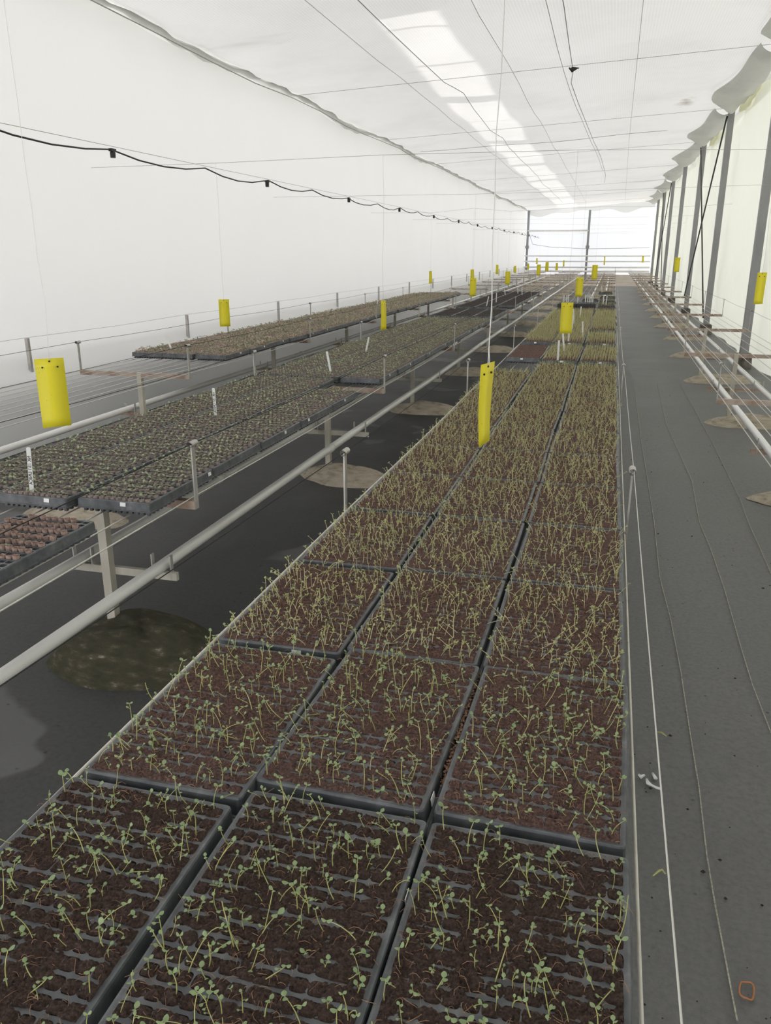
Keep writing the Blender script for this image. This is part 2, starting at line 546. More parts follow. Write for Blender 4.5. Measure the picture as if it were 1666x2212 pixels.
fl = grid_obj('floor', np.linspace(-5.35, -0.15, 30), np.linspace(Y0, 44.7, 160),
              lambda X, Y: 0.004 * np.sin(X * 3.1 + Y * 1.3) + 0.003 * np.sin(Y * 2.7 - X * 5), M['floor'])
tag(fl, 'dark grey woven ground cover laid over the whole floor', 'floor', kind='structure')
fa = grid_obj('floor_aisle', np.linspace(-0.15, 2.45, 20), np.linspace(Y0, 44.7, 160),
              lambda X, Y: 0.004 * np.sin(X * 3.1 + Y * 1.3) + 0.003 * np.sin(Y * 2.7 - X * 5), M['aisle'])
tag(fa, 'lighter grey ground cover strip along the right aisle', 'floor', kind='structure')
er = grid_obj('ground', np.linspace(-60, 60, 13), np.linspace(-40, 90, 14), lambda X, Y: X * 0 - 0.03, M['grass'], smooth=False)
tag(er, 'unseen ground outside, made pale to bounce light onto the film walls', 'ground', kind='structure')
g = G().box((-1.4, 47.6, -0.02), (8.0, 6.0, 0.03))
ob_e = ob('floor_earth', g.mesh('floor_earth', M['earth']))
tag(ob_e, 'bare brown earth between ground cover and far end wall', 'ground', kind='structure')

# woven marker yarns in the ground cover
for pts in ([(1592, 2212), (1545, 1960), (1527, 1850), (1510, 1700), (1492, 1590), (1470, 1450), (1448, 1340), (1425, 1250), (1413, 1130), (1385, 950), (1370, 830)],
            [(1666, 1585), (1625, 1480), (1600, 1400), (1565, 1280), (1535, 1190), (1511, 1130), (1495, 1040), (1440, 920), (1420, 830)],
            [(1666, 1245), (1615, 1125), (1600, 1080), (1540, 960), (1470, 830)]):
    p = [at_z(x, y, 0.0) for x, y in pts]
    p = [(a[0], a[1], 0.008 + 0.004 * math.sin(a[0] * 3.1 + a[1] * 1.3) + 0.003 * math.sin(a[1] * 2.7 - a[0] * 5)) for a in p]
    ob('marker_yarn', G().tube(p, 0.0022, 4).mesh('marker_yarn', M['yarn'], True), fa)
for pts in ([(1380, 1675), (1385, 1680), (1392, 1676)], [(1397, 1685), (1400, 1693), (1408, 1698), (1418, 1703), (1428, 1706)], [(1410, 1672), (1417, 1684)]):
    p = [at_z(x, y, 0.004) for x, y in pts]
    ob('white_splash', G().tube([(a[0], a[1], 0.007) for a in p], [0.004, 0.007, 0.004][:len(p)] + [0.004] * (len(p) - 3), 6).mesh('white_splash', M['paint'], True), fa)


def sag(X, Y):
    """ceiling fabric sags between its cross wires"""
    yy = np.asarray(Y)
    z = ceil_z(np.asarray(X))
    edges = np.array([-8.0, -2.7] + POST_Y + [51.5])
    k = np.clip(np.searchsorted(edges, yy) - 1, 0, len(edges) - 2)
    t = (yy - edges[k]) / (edges[k + 1] - edges[k])
    s = np.sin(np.clip(t, 0, 1) * np.pi)
    return z + 0.012 - 0.07 * s * (0.6 + 0.4 * np.sin(X * 1.7 + k)) - 0.012 * np.sin(X * 5 + yy * 2.2) * s


ce = grid_obj('ceiling', np.linspace(XL - 0.30, XR + 0.18, 64), np.linspace(Y0, Y1 + 0.2, 300), sag, M['ceiling'])
tag(ce, 'white woven shade screen stretched as a flat ceiling', 'ceiling', kind='structure')


def left_wall(Y, Z):
    far = np.clip((Y - 14) / 20, 0, 1)
    w = 0.03 * np.sin(Y * 0.9 + Z * 0.7) + (0.010 + 0.035 * far) * np.sin(Y * 4.1 + 1.5 * np.sin(Z * 2.3 + Y)) * (0.3 + 0.7 * np.clip(Z / 3.9, 0, 1) ** 2)
    return XL + w - 0.05 + 0.27 * np.clip((0.80 - Z) / 0.22, 0, 1)


wl = grid_obj('wall_left', np.linspace(Y0, Y1 + 0.1, 360), np.concatenate([np.linspace(-0.02, 0.58, 5), np.linspace(0.62, 0.76, 8), np.linspace(0.85, 4.16, 24)]), left_wall, M['film_left'], axis='x')
tag(wl, 'white plastic film wall on the left', 'wall', kind='structure')


def right_wall(Y, Z):
    w = 0.05 * np.sin(Y * 1.19 + Z * 0.8) + 0.03 * np.sin(Y * 3.3 - Z * 2.1 + 2 * np.sin(Z * 1.1)) + 0.018 * np.sin(Z * 5 + Y * 1.7)
    return XR + w


wr = grid_obj('wall_right', np.linspace(Y0, Y1 + 0.1, 320), np.linspace(-0.02, 4.45, 40), right_wall, M['film_right'], axis='x')
tag(wr, 'translucent film wall on the right, coloured with foliage light from outside', 'wall', kind='structure')
we = grid_obj('wall_end', np.linspace(XL - 0.2, XR + 0.2, 40), np.linspace(0.42, 4.45, 20),
              lambda X, Z: Y1 + 0.12 + 0.03 * np.sin(X * 2.2 + Z), M['film_end'], axis='y')
tag(we, 'bright film wall closing the far end', 'wall', kind='structure')
wb = grid_obj('wall_back_shade', np.linspace(0.15, XR + 0.2, 6), np.linspace(-0.02, 4.45, 6), lambda X, Z: Y0 + 0.1 + 0 * X, M['gable'], axis='y')  # unseen panel added behind the camera to shade the near aisle
tag(wb, 'unseen grey panel added behind the viewer to shade the near aisle', 'wall', kind='structure')
wu = grid_obj('wall_back_shade_upper', np.linspace(XL - 0.2, 0.15, 6), np.linspace(2.35, 4.45, 4), lambda X, Z: Y0 + 0.1 + 0 * X, M['gable'], axis='y')  # unseen upper panel added to cut sky light on the near floor
tag(wu, 'unseen grey panel added over the rear opening to dim the near floor', 'wall', kind='structure')
# unseen rear opening, added to let in fill light: two posts and a lintel
o = ob('fill_opening', G().box((XL, Y0, 2.0), (0.12, 0.12, 4.0)).box((XR, Y0, 2.2), (0.12, 0.12, 4.4)).box(((XL + XR) / 2, Y0, 4.2), (XR - XL, 0.1, 0.12)).mesh('fill_opening', M['steel']))
tag(o, 'steel frame of the unseen rear opening added for fill light', 'opening frame', kind='structure')
o = ob('trim_1', G().box(((XL + XR) / 2, Y1, 0.21), (XR - XL + 0.3, 0.14, 0.44)).mesh('trim_1', M['pale_wall']))
tag(o, 'low pale concrete kerb wall under the far film', 'wall', kind='structure')
o = ob('shade_wall_left', G().box((XL - 0.36, (Y0 + Y1) / 2, 0.36), (0.2, Y1 - Y0, 0.84)).mesh('shade_wall_left', M['shade_wall']))  # unseen wall added outside so the lower left film turns darker
tag(o, 'unseen dark low wall added to shade the foot of the left film', 'wall', kind='structure')

# whitewashed outer roof with a long open vent, seen only by its light on the screen
ROOF_Z = 5.7
dz = ROOF_Z - 4.15
shx = -SUN_DIR.x / -SUN_DIR.z * dz
shy = -SUN_DIR.y / -SUN_DIR.z * dz
ya, yb = 9.75, 51.5
rg = G()


def slot(y):
    """left and right edge of the open vent's light on the screen at y"""
    a = -2.72 - 0.23 * min(max((y - 9.75) / 4.5, 0), 1) - 0.25 * min(max((y - 14.25) / 36, 0), 1)
    return a, -2.06 - 0.16 * min(max((y - 9.75) / 40, 0), 1)


def roof_quad(p):
    rg.add([(x + shx, y + shy, ROOF_Z) for x, y in p], [(0, 1, 2, 3)])


ysl = [9.75, 14.25, 32.0, 51.5]
roof_quad([(-16, -16), (12, -16), (12, ya), (-16, ya)])
roof_quad([(-16, yb), (12, yb), (12, 68), (-16, 68)])
for y0_, y1_ in zip(ysl[:-1], ysl[1:]):
    (a0, b0), (a1, b1) = slot(y0_), slot(y1_)
    roof_quad([(-16, y0_), (a0, y0_), (a1, y1_), (-16, y1_)])
    roof_quad([(b0, y0_), (12, y0_), (12, y1_), (b1, y1_)])
bars = [(10.35, 0.07), (12.3, 0.10), (14.9, 0.55), (17.4, 0.06), (20.4, 0.5), (22.6, 0.06), (25.6, 0.5), (31.2, 0.5), (36.5, 0.5), (42, 0.5), (47, 0.5)]
for y, w in bars:
    a, b = slot(y)
    roof_quad([(a, y - w / 2 - 0.1), (b, y - w / 2), (b, y + w / 2), (a, y + w / 2 - 0.1)])
o = ob('roof', rg.mesh('roof', M['roof']))
tag(o, 'whitewashed outer roof film with one long open vent', 'roof', kind='structure')


# ceiling edge folds hanging between the posts along the right side
def fold(ya_, yb_, seed, wmax):
    r = random.Random(seed)
    nu, nv = 24, 9
    V = []
    ph = r.random() * 6
    for i in range(nu):
        t = i / (nu - 1)
        y = ya_ + (yb_ - ya_) * t
        belly = math.sin(math.pi * t)
        w = wmax * (0.55 + 0.45 * (1 - abs(2 * t - 1.1)) + 0.10 * math.sin(t * 9 + ph))
        if t > 0.86:
            w *= 1.0 - 0.5 * (t - 0.86) / 0.14
        for j in range(nv):
            s = j / (nv - 1)
            x = POST_X + 0.06 - w * s
            z = ceil_z(x) - 0.03 - 0.10 * math.sin(math.pi * s) * (0.7 + 0.5 * math.sin(t * 13 + ph)) - 0.05 * (1 - s) - 0.10 * belly * (1 - s) + 0.02 * math.sin(t * 31 + s * 4)
            z = z if j < nv - 1 else ceil_z(x) - 0.02 - 0.07 * belly
            V.append((x, y, z))
    Fq = grid_faces(nu, nv)
    return np.array(V), Fq


pe = [-2.7] + POST_Y + [50]
for i in range(1, len(pe) - 1):
    V, Fq = fold(pe[i] + 0.0, pe[i + 1] + 0.02, i, 0.62)
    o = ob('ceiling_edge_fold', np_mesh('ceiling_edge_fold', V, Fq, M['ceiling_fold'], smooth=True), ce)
    # ragged hem of yellowed film beside it
    if i in (2, 3, 4):
        hv, hf = [], []
        r = random.Random(i)
        for k in range(14):
            t = k / 13
            y = pe[i] + 0.3 + (pe[i + 1] - pe[i] - 0.6) * (0.45 + 0.55 * t)
            zt = ceil_z(POST_X) - 0.06
            d = 0.09 + 0.10 * math.sin(math.pi * t) + 0.04 * r.random()
            hv += [(POST_X + 0.10, y, zt), (POST_X + 0.07 + 0.04 * r.random(), y, zt - d)]
        hf = [(2 * k, 2 * k + 2, 2 * k + 3, 2 * k + 1) for k in range(13)]
        ob('film_hem', G().add(hv, hf).mesh('film_hem', M['film_strip'], True), ce)
# left hem of the ceiling, drooping a little between ties
hv = []
n = 260
for k in range(n):
    y = 5.5 + (Y1 - 5.5) * k / (n - 1)
    t = ((y - 2.6) % 5.3) / 5.3
    d = 0.03 + 0.12 * math.sin(math.pi * t) ** 2 * (0.6 + 0.4 * math.sin(y * 0.9)) + 0.015 * math.sin(y * 9)
    wob = 0.03 * math.sin(y * 5.3)
    hv += [(XL + 0.02, y, ceil_z(XL) + 0.01), (XL + 0.16 + wob, y, ceil_z(XL) - d * 0.75), (XL + 0.05, y, ceil_z(XL) - d)]
hf = []
for k in range(n - 1):
    for j in (0, 1):
        hf.append((3 * k + j, 3 * k + 3 + j, 3 * k + 4 + j, 3 * k + 1 + j))
ob('ceiling_hem', G().add(hv, hf).mesh('ceiling_hem', M['hem'], True), ce)
# far hem
hv = []
for k in range(60):
    x = XL + (POST_X - XL) * k / 59
    d = 0.12 + 0.22 * math.exp(-((x - 0.6) / 0.8) ** 2) + 0.12 * math.exp(-((x + 4.2) / 0.7) ** 2) + 0.05 * math.sin(x * 4)
    hv += [(x, Y1 - 0.05, ceil_z(x) + 0.03), (x, Y1 - 0.12, ceil_z(x) - d - 0.15)]
ob('ceiling_hem', G().add(hv, [(2 * k, 2 * k + 2, 2 * k + 3, 2 * k + 1) for k in range(59)]).mesh('far_hem', M['hem'], True), ce)

# ------------------------------------------------------------------ steel columns along the right wall
for i, y in enumerate(POST_Y):
    r = ob('steel_column', None, loc=(POST_X, y, 0))
    tag(r, f'grey steel column, {ORD[i + 1]} from the near end along the right film wall', 'column', 'columns along the right wall')
    ob('shaft', G().box((0, 0, 2.24), (0.115, 0.115, 4.32)).mesh('shaft', M['steel']), r)
    ob('cap_plate', G().box((-0.02, 0, 4.39), (0.20, 0.14, 0.03)).mesh('cap_plate', M['steel']), r)
    cg = G().tube([(0, 0, -0.01), (0, 0, 0.20), (0, 0, 0.22)], [0.135, 0.12, 0.10], 14)
    ob('plinth', cg.mesh('plinth', M['collar'], False), r)
for i, (a, b) in enumerate(((3, 4), (6, 7))):
    for j, (za, zb) in enumerate(((4.2, 0.55), (0.35, 4.2))):
        o = ob('brace_rod', G().tube([(POST_X - 0.075, POST_Y[a], za), (POST_X - 0.075, POST_Y[b], zb)], 0.016, 8).mesh('brace_rod', M['dark_steel'], True))
        tag(o, f'dark diagonal brace rod {"falling away from" if j == 0 else "rising away from"} the {ORD[a + 1]} steel column', 'brace', 'brace rods between steel columns')

# end wall columns and rails
for i, (x, lab) in enumerate(((XL + 0.12, 'grey end column in the far left corner'), (-1.5, 'grey end column in the middle of the far film wall'))):
    r = ob('end_column', None, loc=(x, Y1 - 0.25, 0))
    tag(r, lab, 'column')
    ob('shaft', G().box((0, 0, 1.98), (0.12, 0.12, 3.92)).mesh('shaft', M['steel']), r)
    ob('clamp', G().box((0, -0.02, 1.95), (0.20, 0.16, 0.16)).mesh('clamp', M['steel']), r)
for z, x0, x1, rad, mt, lab in ((2.84, XL + 0.12, -1.5, 0.04, 'pipe', 'grey cross rail between the two far end columns'),
                                (1.46, XL, POST_X, 0.035, 'pipe_white', 'upper white pipe across the far end wall'),
                                (1.16, XL, POST_X, 0.035, 'pipe_white', 'middle white pipe across the far end wall'),
                                (0.84, XL, POST_X, 0.045, 'pipe_white', 'lower thick white header pipe across the far end wall'),
                                (0.62, XL, POST_X, 0.05, 'pipe_white', 'lowest white header pipe just above the pale kerb')):
    o = ob('end_rail', G().tube([(x0, Y1 - 0.38, z), (x1, Y1 - 0.38, z)], rad, 8).mesh('end_rail', M[mt], True))
    tag(o, lab, 'pipe')
o = ob('slack_wire', G().tube([(XL + 0.2, Y1 - 0.42, 2.7), (-4.6, Y1 - 0.42, 2.1), (-3.6, Y1 - 0.42, 1.95), (-1.5, Y1 - 0.42, 1.85), (1.9, Y1 - 0.42, 1.9)], 0.012, 5).mesh('slack_wire', M['ceil_wire'], True))
tag(o, 'slack wire hanging across the far end wall', 'wire')

# ------------------------------------------------------------------ benches: stands, wires, pipes
Z_BAR, Z_WIRE, Z_TOP = 0.672, 0.705, 0.755
BENCH = {
    'A': dict(x0=-4.37, x1=-3.33, post=-3.80, first=6.05, lab='far-left bench', mound=(-3.62, 0.42)),
    'B': dict(x0=-2.62, x1=-1.575, post=-2.03, first=2.87, lab='middle-left bench', mound=(-1.85, 0.38)),
    'C': dict(x0=-0.94, x1=0.125, post=-0.41, first=2.87, lab='near bench', mound=(-0.25, 0.38)),
    'D': dict(x0=0.775, x1=1.80, post=1.27, first=5.93, lab='empty right-hand bench', mound=(1.52, 0.46)),
}


def mound_mesh(seed, hx, hy, h):
    r = np.random.default_rng(seed)
    na, nr = 36, 8
    ph = r.random(5) * 6.28
    V = [(0, 0, h)]
    for j in range(1, nr + 1):
        s = j / nr
        for k in range(na):
            a = 2 * math.pi * k / na
            rad = 1 + 0.10 * math.sin(2 * a + ph[0]) + 0.06 * math.sin(3 * a + ph[1]) + 0.03 * math.sin(7 * a + ph[2])
            ex = abs(math.cos(a)) ** 0.9 * math.copysign(1, math.cos(a))
            z = h * (1 - s ** 3.2) * (1 + 0.12 * math.sin(a * 3 + s * 4 + ph[3])) + 0.004 * math.sin(a * 11 + s * 17)
            V.append((hx * s * rad * ex, hy * s * rad * math.sin(a), z - (0.012 if j == nr else 0)))
    F = [(0, 1 + k, 1 + (k + 1) % na) for k in range(na)]
    for j in range(nr - 1):
        for k in range(na):
            a, b = 1 + j * na + k, 1 + j * na + (k + 1) % na
            F.append((a, a + na, b + na, b))
    return G().add(V, F)


MOUNDS = [mound_mesh(s, 1.0, 1.0, 1.0) for s in range(5)]
ST = {}


def stand_meshes(key, b):
    px = b['post']
    w0, w1 = b['x0'] - px, b['x1'] - px
    d = {}
    g = G().box((0, 0, 0.345), (0.04, 0.04, 0.69))
    d['post'] = g.mesh('post', M['post'])
    d['crossbar'] = G().box(((w0 + w1) / 2, 0, Z_BAR), (w1 - w0, 0.035, 0.035)).mesh('crossbar', M['rusty'])
    d['lower_bar'] = G().box((0.045, 0.030, 0.325), (0.55, 0.02, 0.035)).mesh('lower_bar', M['rusty'] if key != 'B' else M['post'])
    for nm, x in (('l', w0), ('r', w1)):
        u = G().box((x, 0, 0.79), (0.006, 0.026, 0.27))
        d['up' + nm] = u.mesh('upstand', M['galv'])
        s = -1 if nm == 'l' else 1
        d['ring' + nm] = G().tube([(x, -0.026, 0.928), (x, 0.030, 0.928)], 0.0125, 10, caps=False).mesh('ring', M['galv'], True)
    for k, x in enumerate((-0.185, -0.095, 0.205, 0.295)):
        d['br%d' % k] = G().box((x, 0.030, 0.365), (0.005, 0.022, 0.11)).mesh('pipe_bracket', M['galv'])
    return d


PIPE_Z = 0.372
pipe_off = (-0.14, 0.25)
for key, b in BENCH.items():
    d = stand_meshes(key, b)
    ys = [b['first'] + 2.87 * k for k in range(16) if b['first'] + 2.87 * k < 46]
    if key == 'D':
        ys = [3.06] + ys
    b['ys'] = ys
    mx, hx = b['mound']
    for i, y in enumerate(ys):
        if key == 'D' and y < 4:
            pass
        y += random.uniform(-0.04, 0.04)
        r = ob('bench_stand', None, loc=(b['post'], y, 0))
        tag(r, f'steel bench stand under the {b["lab"]}, {ORD[i + 1]} from its near end', 'bench stand', f'stands of the {b["lab"]}')
        ob('post', d['post'], r)
        ob('crossbar', d['crossbar'], r)
        ob('lower_bar', d['lower_bar'], r)
        for s in ('l', 'r'):
            u = ob('upstand', d['up' + s], r)
            ob('ring', d['ring' + s], u)
        for k in range(4):
            ob('pipe_bracket', d['br%d' % k], r)
        moss = key == 'B' and i == 0
        mg = MOUNDS[i % 5]
        me = mg.mesh('concrete_footing', M['moss'] if moss else M['concrete'], True) if (i < 5 or moss) else mfar
        if i == 4:
            mfar = me
        f = ob('concrete_footing', me, r, loc=(mx - b['post'], -0.10 + random.uniform(-0.03, 0.03), 0),
               scale=(hx * random.uniform(0.92, 1.08) * (1.12 if moss else 1), (0.29 if moss else 0.22) * random.uniform(0.9, 1.1), 0.125 if moss else 0.095))
        f['label'] = 'mossy rounded concrete footing' if moss else 'rounded tan concrete footing'
    # heating pipes in the brackets
    for k, off in enumerate(pipe_off):
        x = b['post'] + off
        p = [(x, -1.5 + 48.2 * j / 24, PIPE_Z + 0.004 * math.sin(j * 1.9 + k)) for j in range(25)]
        if key in 'A':
            p = [q for q in p if q[1] > 0]
        rp = ob('heating_pipe', None)
        side = 'left' if k == 0 else 'right'
        tag(rp, f'long white heating pipe on the {side} side under the {b["lab"]}', 'pipe', 'white heating pipes along the benches')
        ob('pipe_run', G().tube(p, 0.0255, 14).mesh('pipe_run', M['pipe_white'] if key == 'D' else M['pipe'], True), rp)
        for yj in np.arange(4.2 + 0.9 * k, 40, 6.0):
            ob('pipe_coupling', G().tube([(x, yj - 0.04, PIPE_Z), (x, yj + 0.04, PIPE_Z)], 0.0275, 14).mesh('pipe_coupling', M['pipe_white'] if key == 'D' else M['pipe'], True), rp)
    # tray wires
    nw = 9
    ylo = b['first'] - 8 if key != 'D' else -1.0
    for k in range(nw):
        x = b['x0'] + 0.03 + (b['x1'] - b['x0'] - 0.06) * k / (nw - 1)
        edge = k in (0, nw - 1)
        if key == 'C' and edge:
            x = -0.932 if k == 0 else 0.118
        p, y = [], max(-1.0, ylo)
        knots = [y] + [q for q in ys if q > y] + [46.5]
        for a_, b_ in zip(knots[:-1], knots[1:]):
            for t in (0, 0.25, 0.5, 0.75):
                p.append((x, a_ + (b_ - a_) * t, Z_WIRE - 0.011 - 0.008 * math.sin(math.pi * t)))
        p.append((x, 46.5, Z_WIRE - 0.011))
        thick = (0.0045 if k == 0 else 0.0032) if (key == 'C' and edge) else 0.0028
        o = ob('tray_wire', G().tube(p, thick, 6).mesh('tray_wire', M['rod'] if (key == 'C' and edge) else M['wire'], True))
        where = 'leftmost' if k == 0 else 'rightmost' if k == nw - 1 else ORD[k + 1] + ' from left'
        tag(o, f'tight steel wire along the {b["lab"]}, {where} of its tray-bearing wires', 'wire', f'wires carrying the {b["lab"]}')
    # guide wires on top of the upstands
    for s, x in (('left', b['x0']), ('right', b['x1'])):
        p = []
        knots = [-1.0] + ys + [46.5]
        if key == 'A':
            knots = [1.0] + ys + [46.5]
        for a_, b_ in zip(knots[:-1], knots[1:]):
            for t in (0, 0.25, 0.5, 0.75):
                p.append((x + 0.004 * math.sin(a_ * 5), a_ + (b_ - a_) * t, 0.93 - 0.012 * math.sin(math.pi * t) + (0.10 * (1 - t) if a_ == knots[0] and (key, s) == ('C', 'left') else 0)))
        p.append((x, 46.5, 0.925))
        o = ob('guide_wire', G().tube(p, 0.0014 if key in 'CD' else 0.0017, 5).mesh('guide_wire', M['wire'] if (key, s) in (('C', 'right'), ('D', 'left')) else M['dark_wire'], True))
        tag(o, f'thin guide wire strung over the {s} upstands of the {b["lab"]}', 'wire', 'guide wires on the bench upstands')

f = ob('concrete_footing', MOUNDS[2].mesh('loose_footing', M['concrete'], True), loc=(-3.28, 4.25, 0), scale=(0.36, 0.22, 0.09))
tag(f, 'brown low concrete footing under the gap behind the paper pot tray', 'footing')

# short posts with a wire along the left film
p = []
for i, y in enumerate([6.1 + 2.87 * k for k in range(14)]):
    o = ob('wall_peg', G().box((-4.93, y, 0.45), (0.03, 0.028, 0.98)).mesh('wall_peg', M['galv']))
    tag(o, f'short galvanised peg at the foot of the left film wall, {ORD[i + 1]} from near', 'peg', 'pegs along the left film wall')
    p.append((-4.93, y, 0.945))
    p.append((-4.93, y + 1.43, 0.933))
o = ob('wall_wire', G().tube([(-4.93, 0, 0.94)] + p, 0.0017, 5).mesh('wall_wire', M['ceil_wire'], True))
tag(o, 'thin wire along the foot of the left film wall', 'wire')

# ------------------------------------------------------------------ trays
TW, TL, NX, NY = 0.318, 0.525, 12, 17
BX, BY = 0.010, 0.010
PX, PY = (TW - 2 * BX) / NX, (TL - 2 * BY) / NY
TH_ = Z_TOP - Z_WIRE + 0.004


def tray_mesh(mat, n=16):
    g = G()
    hx, hy = PX / 2 - 0.0010, PY / 2 - 0.0030
    rr = 0.0072
    angs = [2 * math.pi * k / n for k in range(n)]
    op, rect = [], []
    for a in angs:
        c, s = math.cos(a), math.sin(a)
        # rounded rectangle by superellipse
        e = 0.52
        op.append((hx * math.copysign(abs(c) ** e, c), hy * math.copysign(abs(s) ** e, s)))
        k = min(PX / 2 / max(abs(c) * PX / 2, 1e-9), 1e9)
        m_ = max(abs(c), abs(s))
        rect.append((PX / 2 * c / m_, PY / 2 * s / m_))
    for iy in range(NY):
        for ix in range(NX):
            cx, cy = -TW / 2 + BX + (ix + 0.5) * PX, -TL / 2 + BY + (iy + 0.5) * PY
            V = [(cx + x, cy + y, TH_) for x, y in rect] + [(cx + x, cy + y, TH_) for x, y in op] + \
                [(cx + x * 0.97, cy + y * 0.97, TH_ - 0.006) for x, y in op] + [(cx + x * 0.62, cy + y * 0.62, 0.0) for x, y in op]
            F = []
            for k in range(n):
                k2 = (k + 1) % n
                F += [(k, k2, n + k2, n + k), (n + k, n + k2, 2 * n + k2, 2 * n + k), (2 * n + k, 2 * n + k2, 3 * n + k2, 3 * n + k)]
            F.append(tuple(3 * n + k for k in range(n)))
            g.add(V, F)
    # border and skirt with rounded corners
    def loop(hx_, hy_, r, z):
        out = []
        for cx, cy, a0 in ((hx_ - r, hy_ - r, 0), (-hx_ + r, hy_ - r, 90), (-hx_ + r, -hy_ + r, 180), (hx_ - r, -hy_ + r, 270)):
            for k in range(4):
                a = math.radians(a0 + 30 * k)
                out.append((cx + r * math.cos(a), cy + r * math.sin(a), z))
        return out
    W, L = TW / 2, TL / 2
    loops = [loop(W - BX, L - BY, 0.0001, TH_), loop(W - 0.006, L - 0.006, 0.006, TH_ + 0.0012), loop(W - 0.003, L - 0.003, 0.008, TH_ + 0.001), loop(W - 0.0015, L - 0.0015, 0.009, TH_ - 0.002),
             loop(W, L, 0.010, TH_ - 0.032), loop(W + 0.004, L + 0.004, 0.012, TH_ - 0.033), loop(W + 0.004, L + 0.004, 0.012, TH_ - 0.036)]
    m = len(loops[0])
    V = [p for lp in loops for p in lp]
    F = []
    for j in range(len(loops) - 1):
        for k in range(m):
            k2 = (k + 1) % m
            F.append((j * m + k, j * m + k2, (j + 1) * m + k2, (j + 1) * m + k))
    g.add(V, F)
    return g.mesh('tray_shell', mat)


TRAY = tray_mesh(M['tray'], 16)
TRAY_FAR = tray_mesh(M['tray'], 8)
TRAY_EMPTY = tray_mesh(M['empty_tray'], 8)


def sstep(a, b, x):
    t = np.clip((x - a) / (b - a), 0, 1)
    return t * t * (3 - 2 * t)


def soil_mesh(step, mat, over=0.5, lump=0.0026, fill=0.0, fibres=0, name='soil'):
    w, l = TW - 2 * BX, TL - 2 * BY
    nx, ny = int(w / step), int(l / step)
    xs, ys = np.linspace(0, w, nx), np.linspace(0, l, ny)
    X, Y = np.meshgrid(xs, ys)
    fx, fy = (X / PX) % 1.0, (Y / PY) % 1.0
    dc = np.minimum(fx, 1 - fx) * PX
    dr = np.minimum(fy, 1 - fy) * PY
    big = vnoise(ny, nx, 9, 6) * 0.6 + vnoise(ny, nx, 26, 16) * 0.4
    ov = np.clip((big - 0.5) * 0.022 * (0.6 + over) + (over - 0.5) * 0.004, -0.003, 0.009)
    d = dr + ov
    z = -0.011 + 0.0125 * sstep(0.0004, 0.0040, d)
    z -= 0.0020 * (1 - sstep(0.0002, 0.0026, dc + 0.8 * ov))
    z += 0.0010 + 0.0024 * np.exp(-((fx - 0.5) ** 2 + (fy - 0.5) ** 2) / 0.07)
    z += lump * 2 * (vnoise(ny, nx, 95, 58) - 0.5) + lump * 1.6 * (vnoise(ny, nx, 200, 120) - 0.5) + lump * 1.2 * (RNG.random((ny, nx)) - 0.5)
    edge = np.minimum(np.minimum(X, w - X), np.minimum(Y, l - Y))
    z -= 0.010 * (1 - sstep(0.0, 0.0022, edge))
    z += fill
    V = np.stack([X - w / 2, Y - l / 2, z + TH_], -1).reshape(-1, 3)
    Fq = grid_faces(ny, nx)
    mi = np.zeros(len(Fq), int)
    mats = [mat]
    if fibres:
        Va, Fa = [V], [Fq]
        base = len(V)
        for _ in range(fibres):
            x, y = (random.random() - 0.5) * w, (random.random() - 0.5) * l
            a = random.random() * 6.28
            ln = random.uniform(0.006, 0.026)
            cur = random.uniform(-2.2, 2.2)
            lift = random.uniform(0.001, 0.007)
            zz = TH_ + random.uniform(0.0015, 0.004)
            pts = []
            for t in (0, 0.33, 0.67, 1.0):
                aa = a + cur * t
                pts.append((x, y, zz + lift * math.sin(math.pi * t)))
                x += math.cos(aa) * ln / 3
                y += math.sin(aa) * ln / 3
            q = G().tube(pts, 0.00028 + random.random() * 0.00022, 3, caps=False)
            Va.append(np.array(q.v))
            Fa.append(np.array(q.f) + base)
            base += len(q.v)
        V = np.concatenate(Va)
        nf = sum(len(f) for f in Fa[1:])
        Fq = np.concatenate(Fa)
        mi = np.concatenate([mi, np.ones(nf, int)])
        mats = [mat, M['fibre']]
    return np_mesh(name, V, Fq, mats, mi, smooth=True)


SOIL_NEAR = [soil_mesh(0.0024, M['soil'], 0.46, fibres=420), soil_mesh(0.0024, M['soil'], 0.52, fibres=420), soil_mesh(0.0024, M['soil'], 0.40, fibres=420)]
SOIL_NEAR2 = [soil_mesh(0.0024, M['soil_red'], 0.70, fibres=450), soil_mesh(0.0024, M['soil_red'], 0.45, fibres=420)]
SOIL_MID = [soil_mesh(0.004, M['soil_red'], 0.6), soil_mesh(0.004, M['soil_red'], 0.7), soil_mesh(0.004, M['soil_red'], 0.5)]
SOIL_RED = soil_mesh(0.006, M['soil_red'], 1.0)
SOIL_DARK = soil_mesh(0.008, M['soil_dark'], 1.0)
SOIL_TAN = [soil_mesh(0.007, M['soil_tan'], 0.6, lump=0.006), soil_mesh(0.007, M['soil_tan'], 0.7, lump=0.007)]


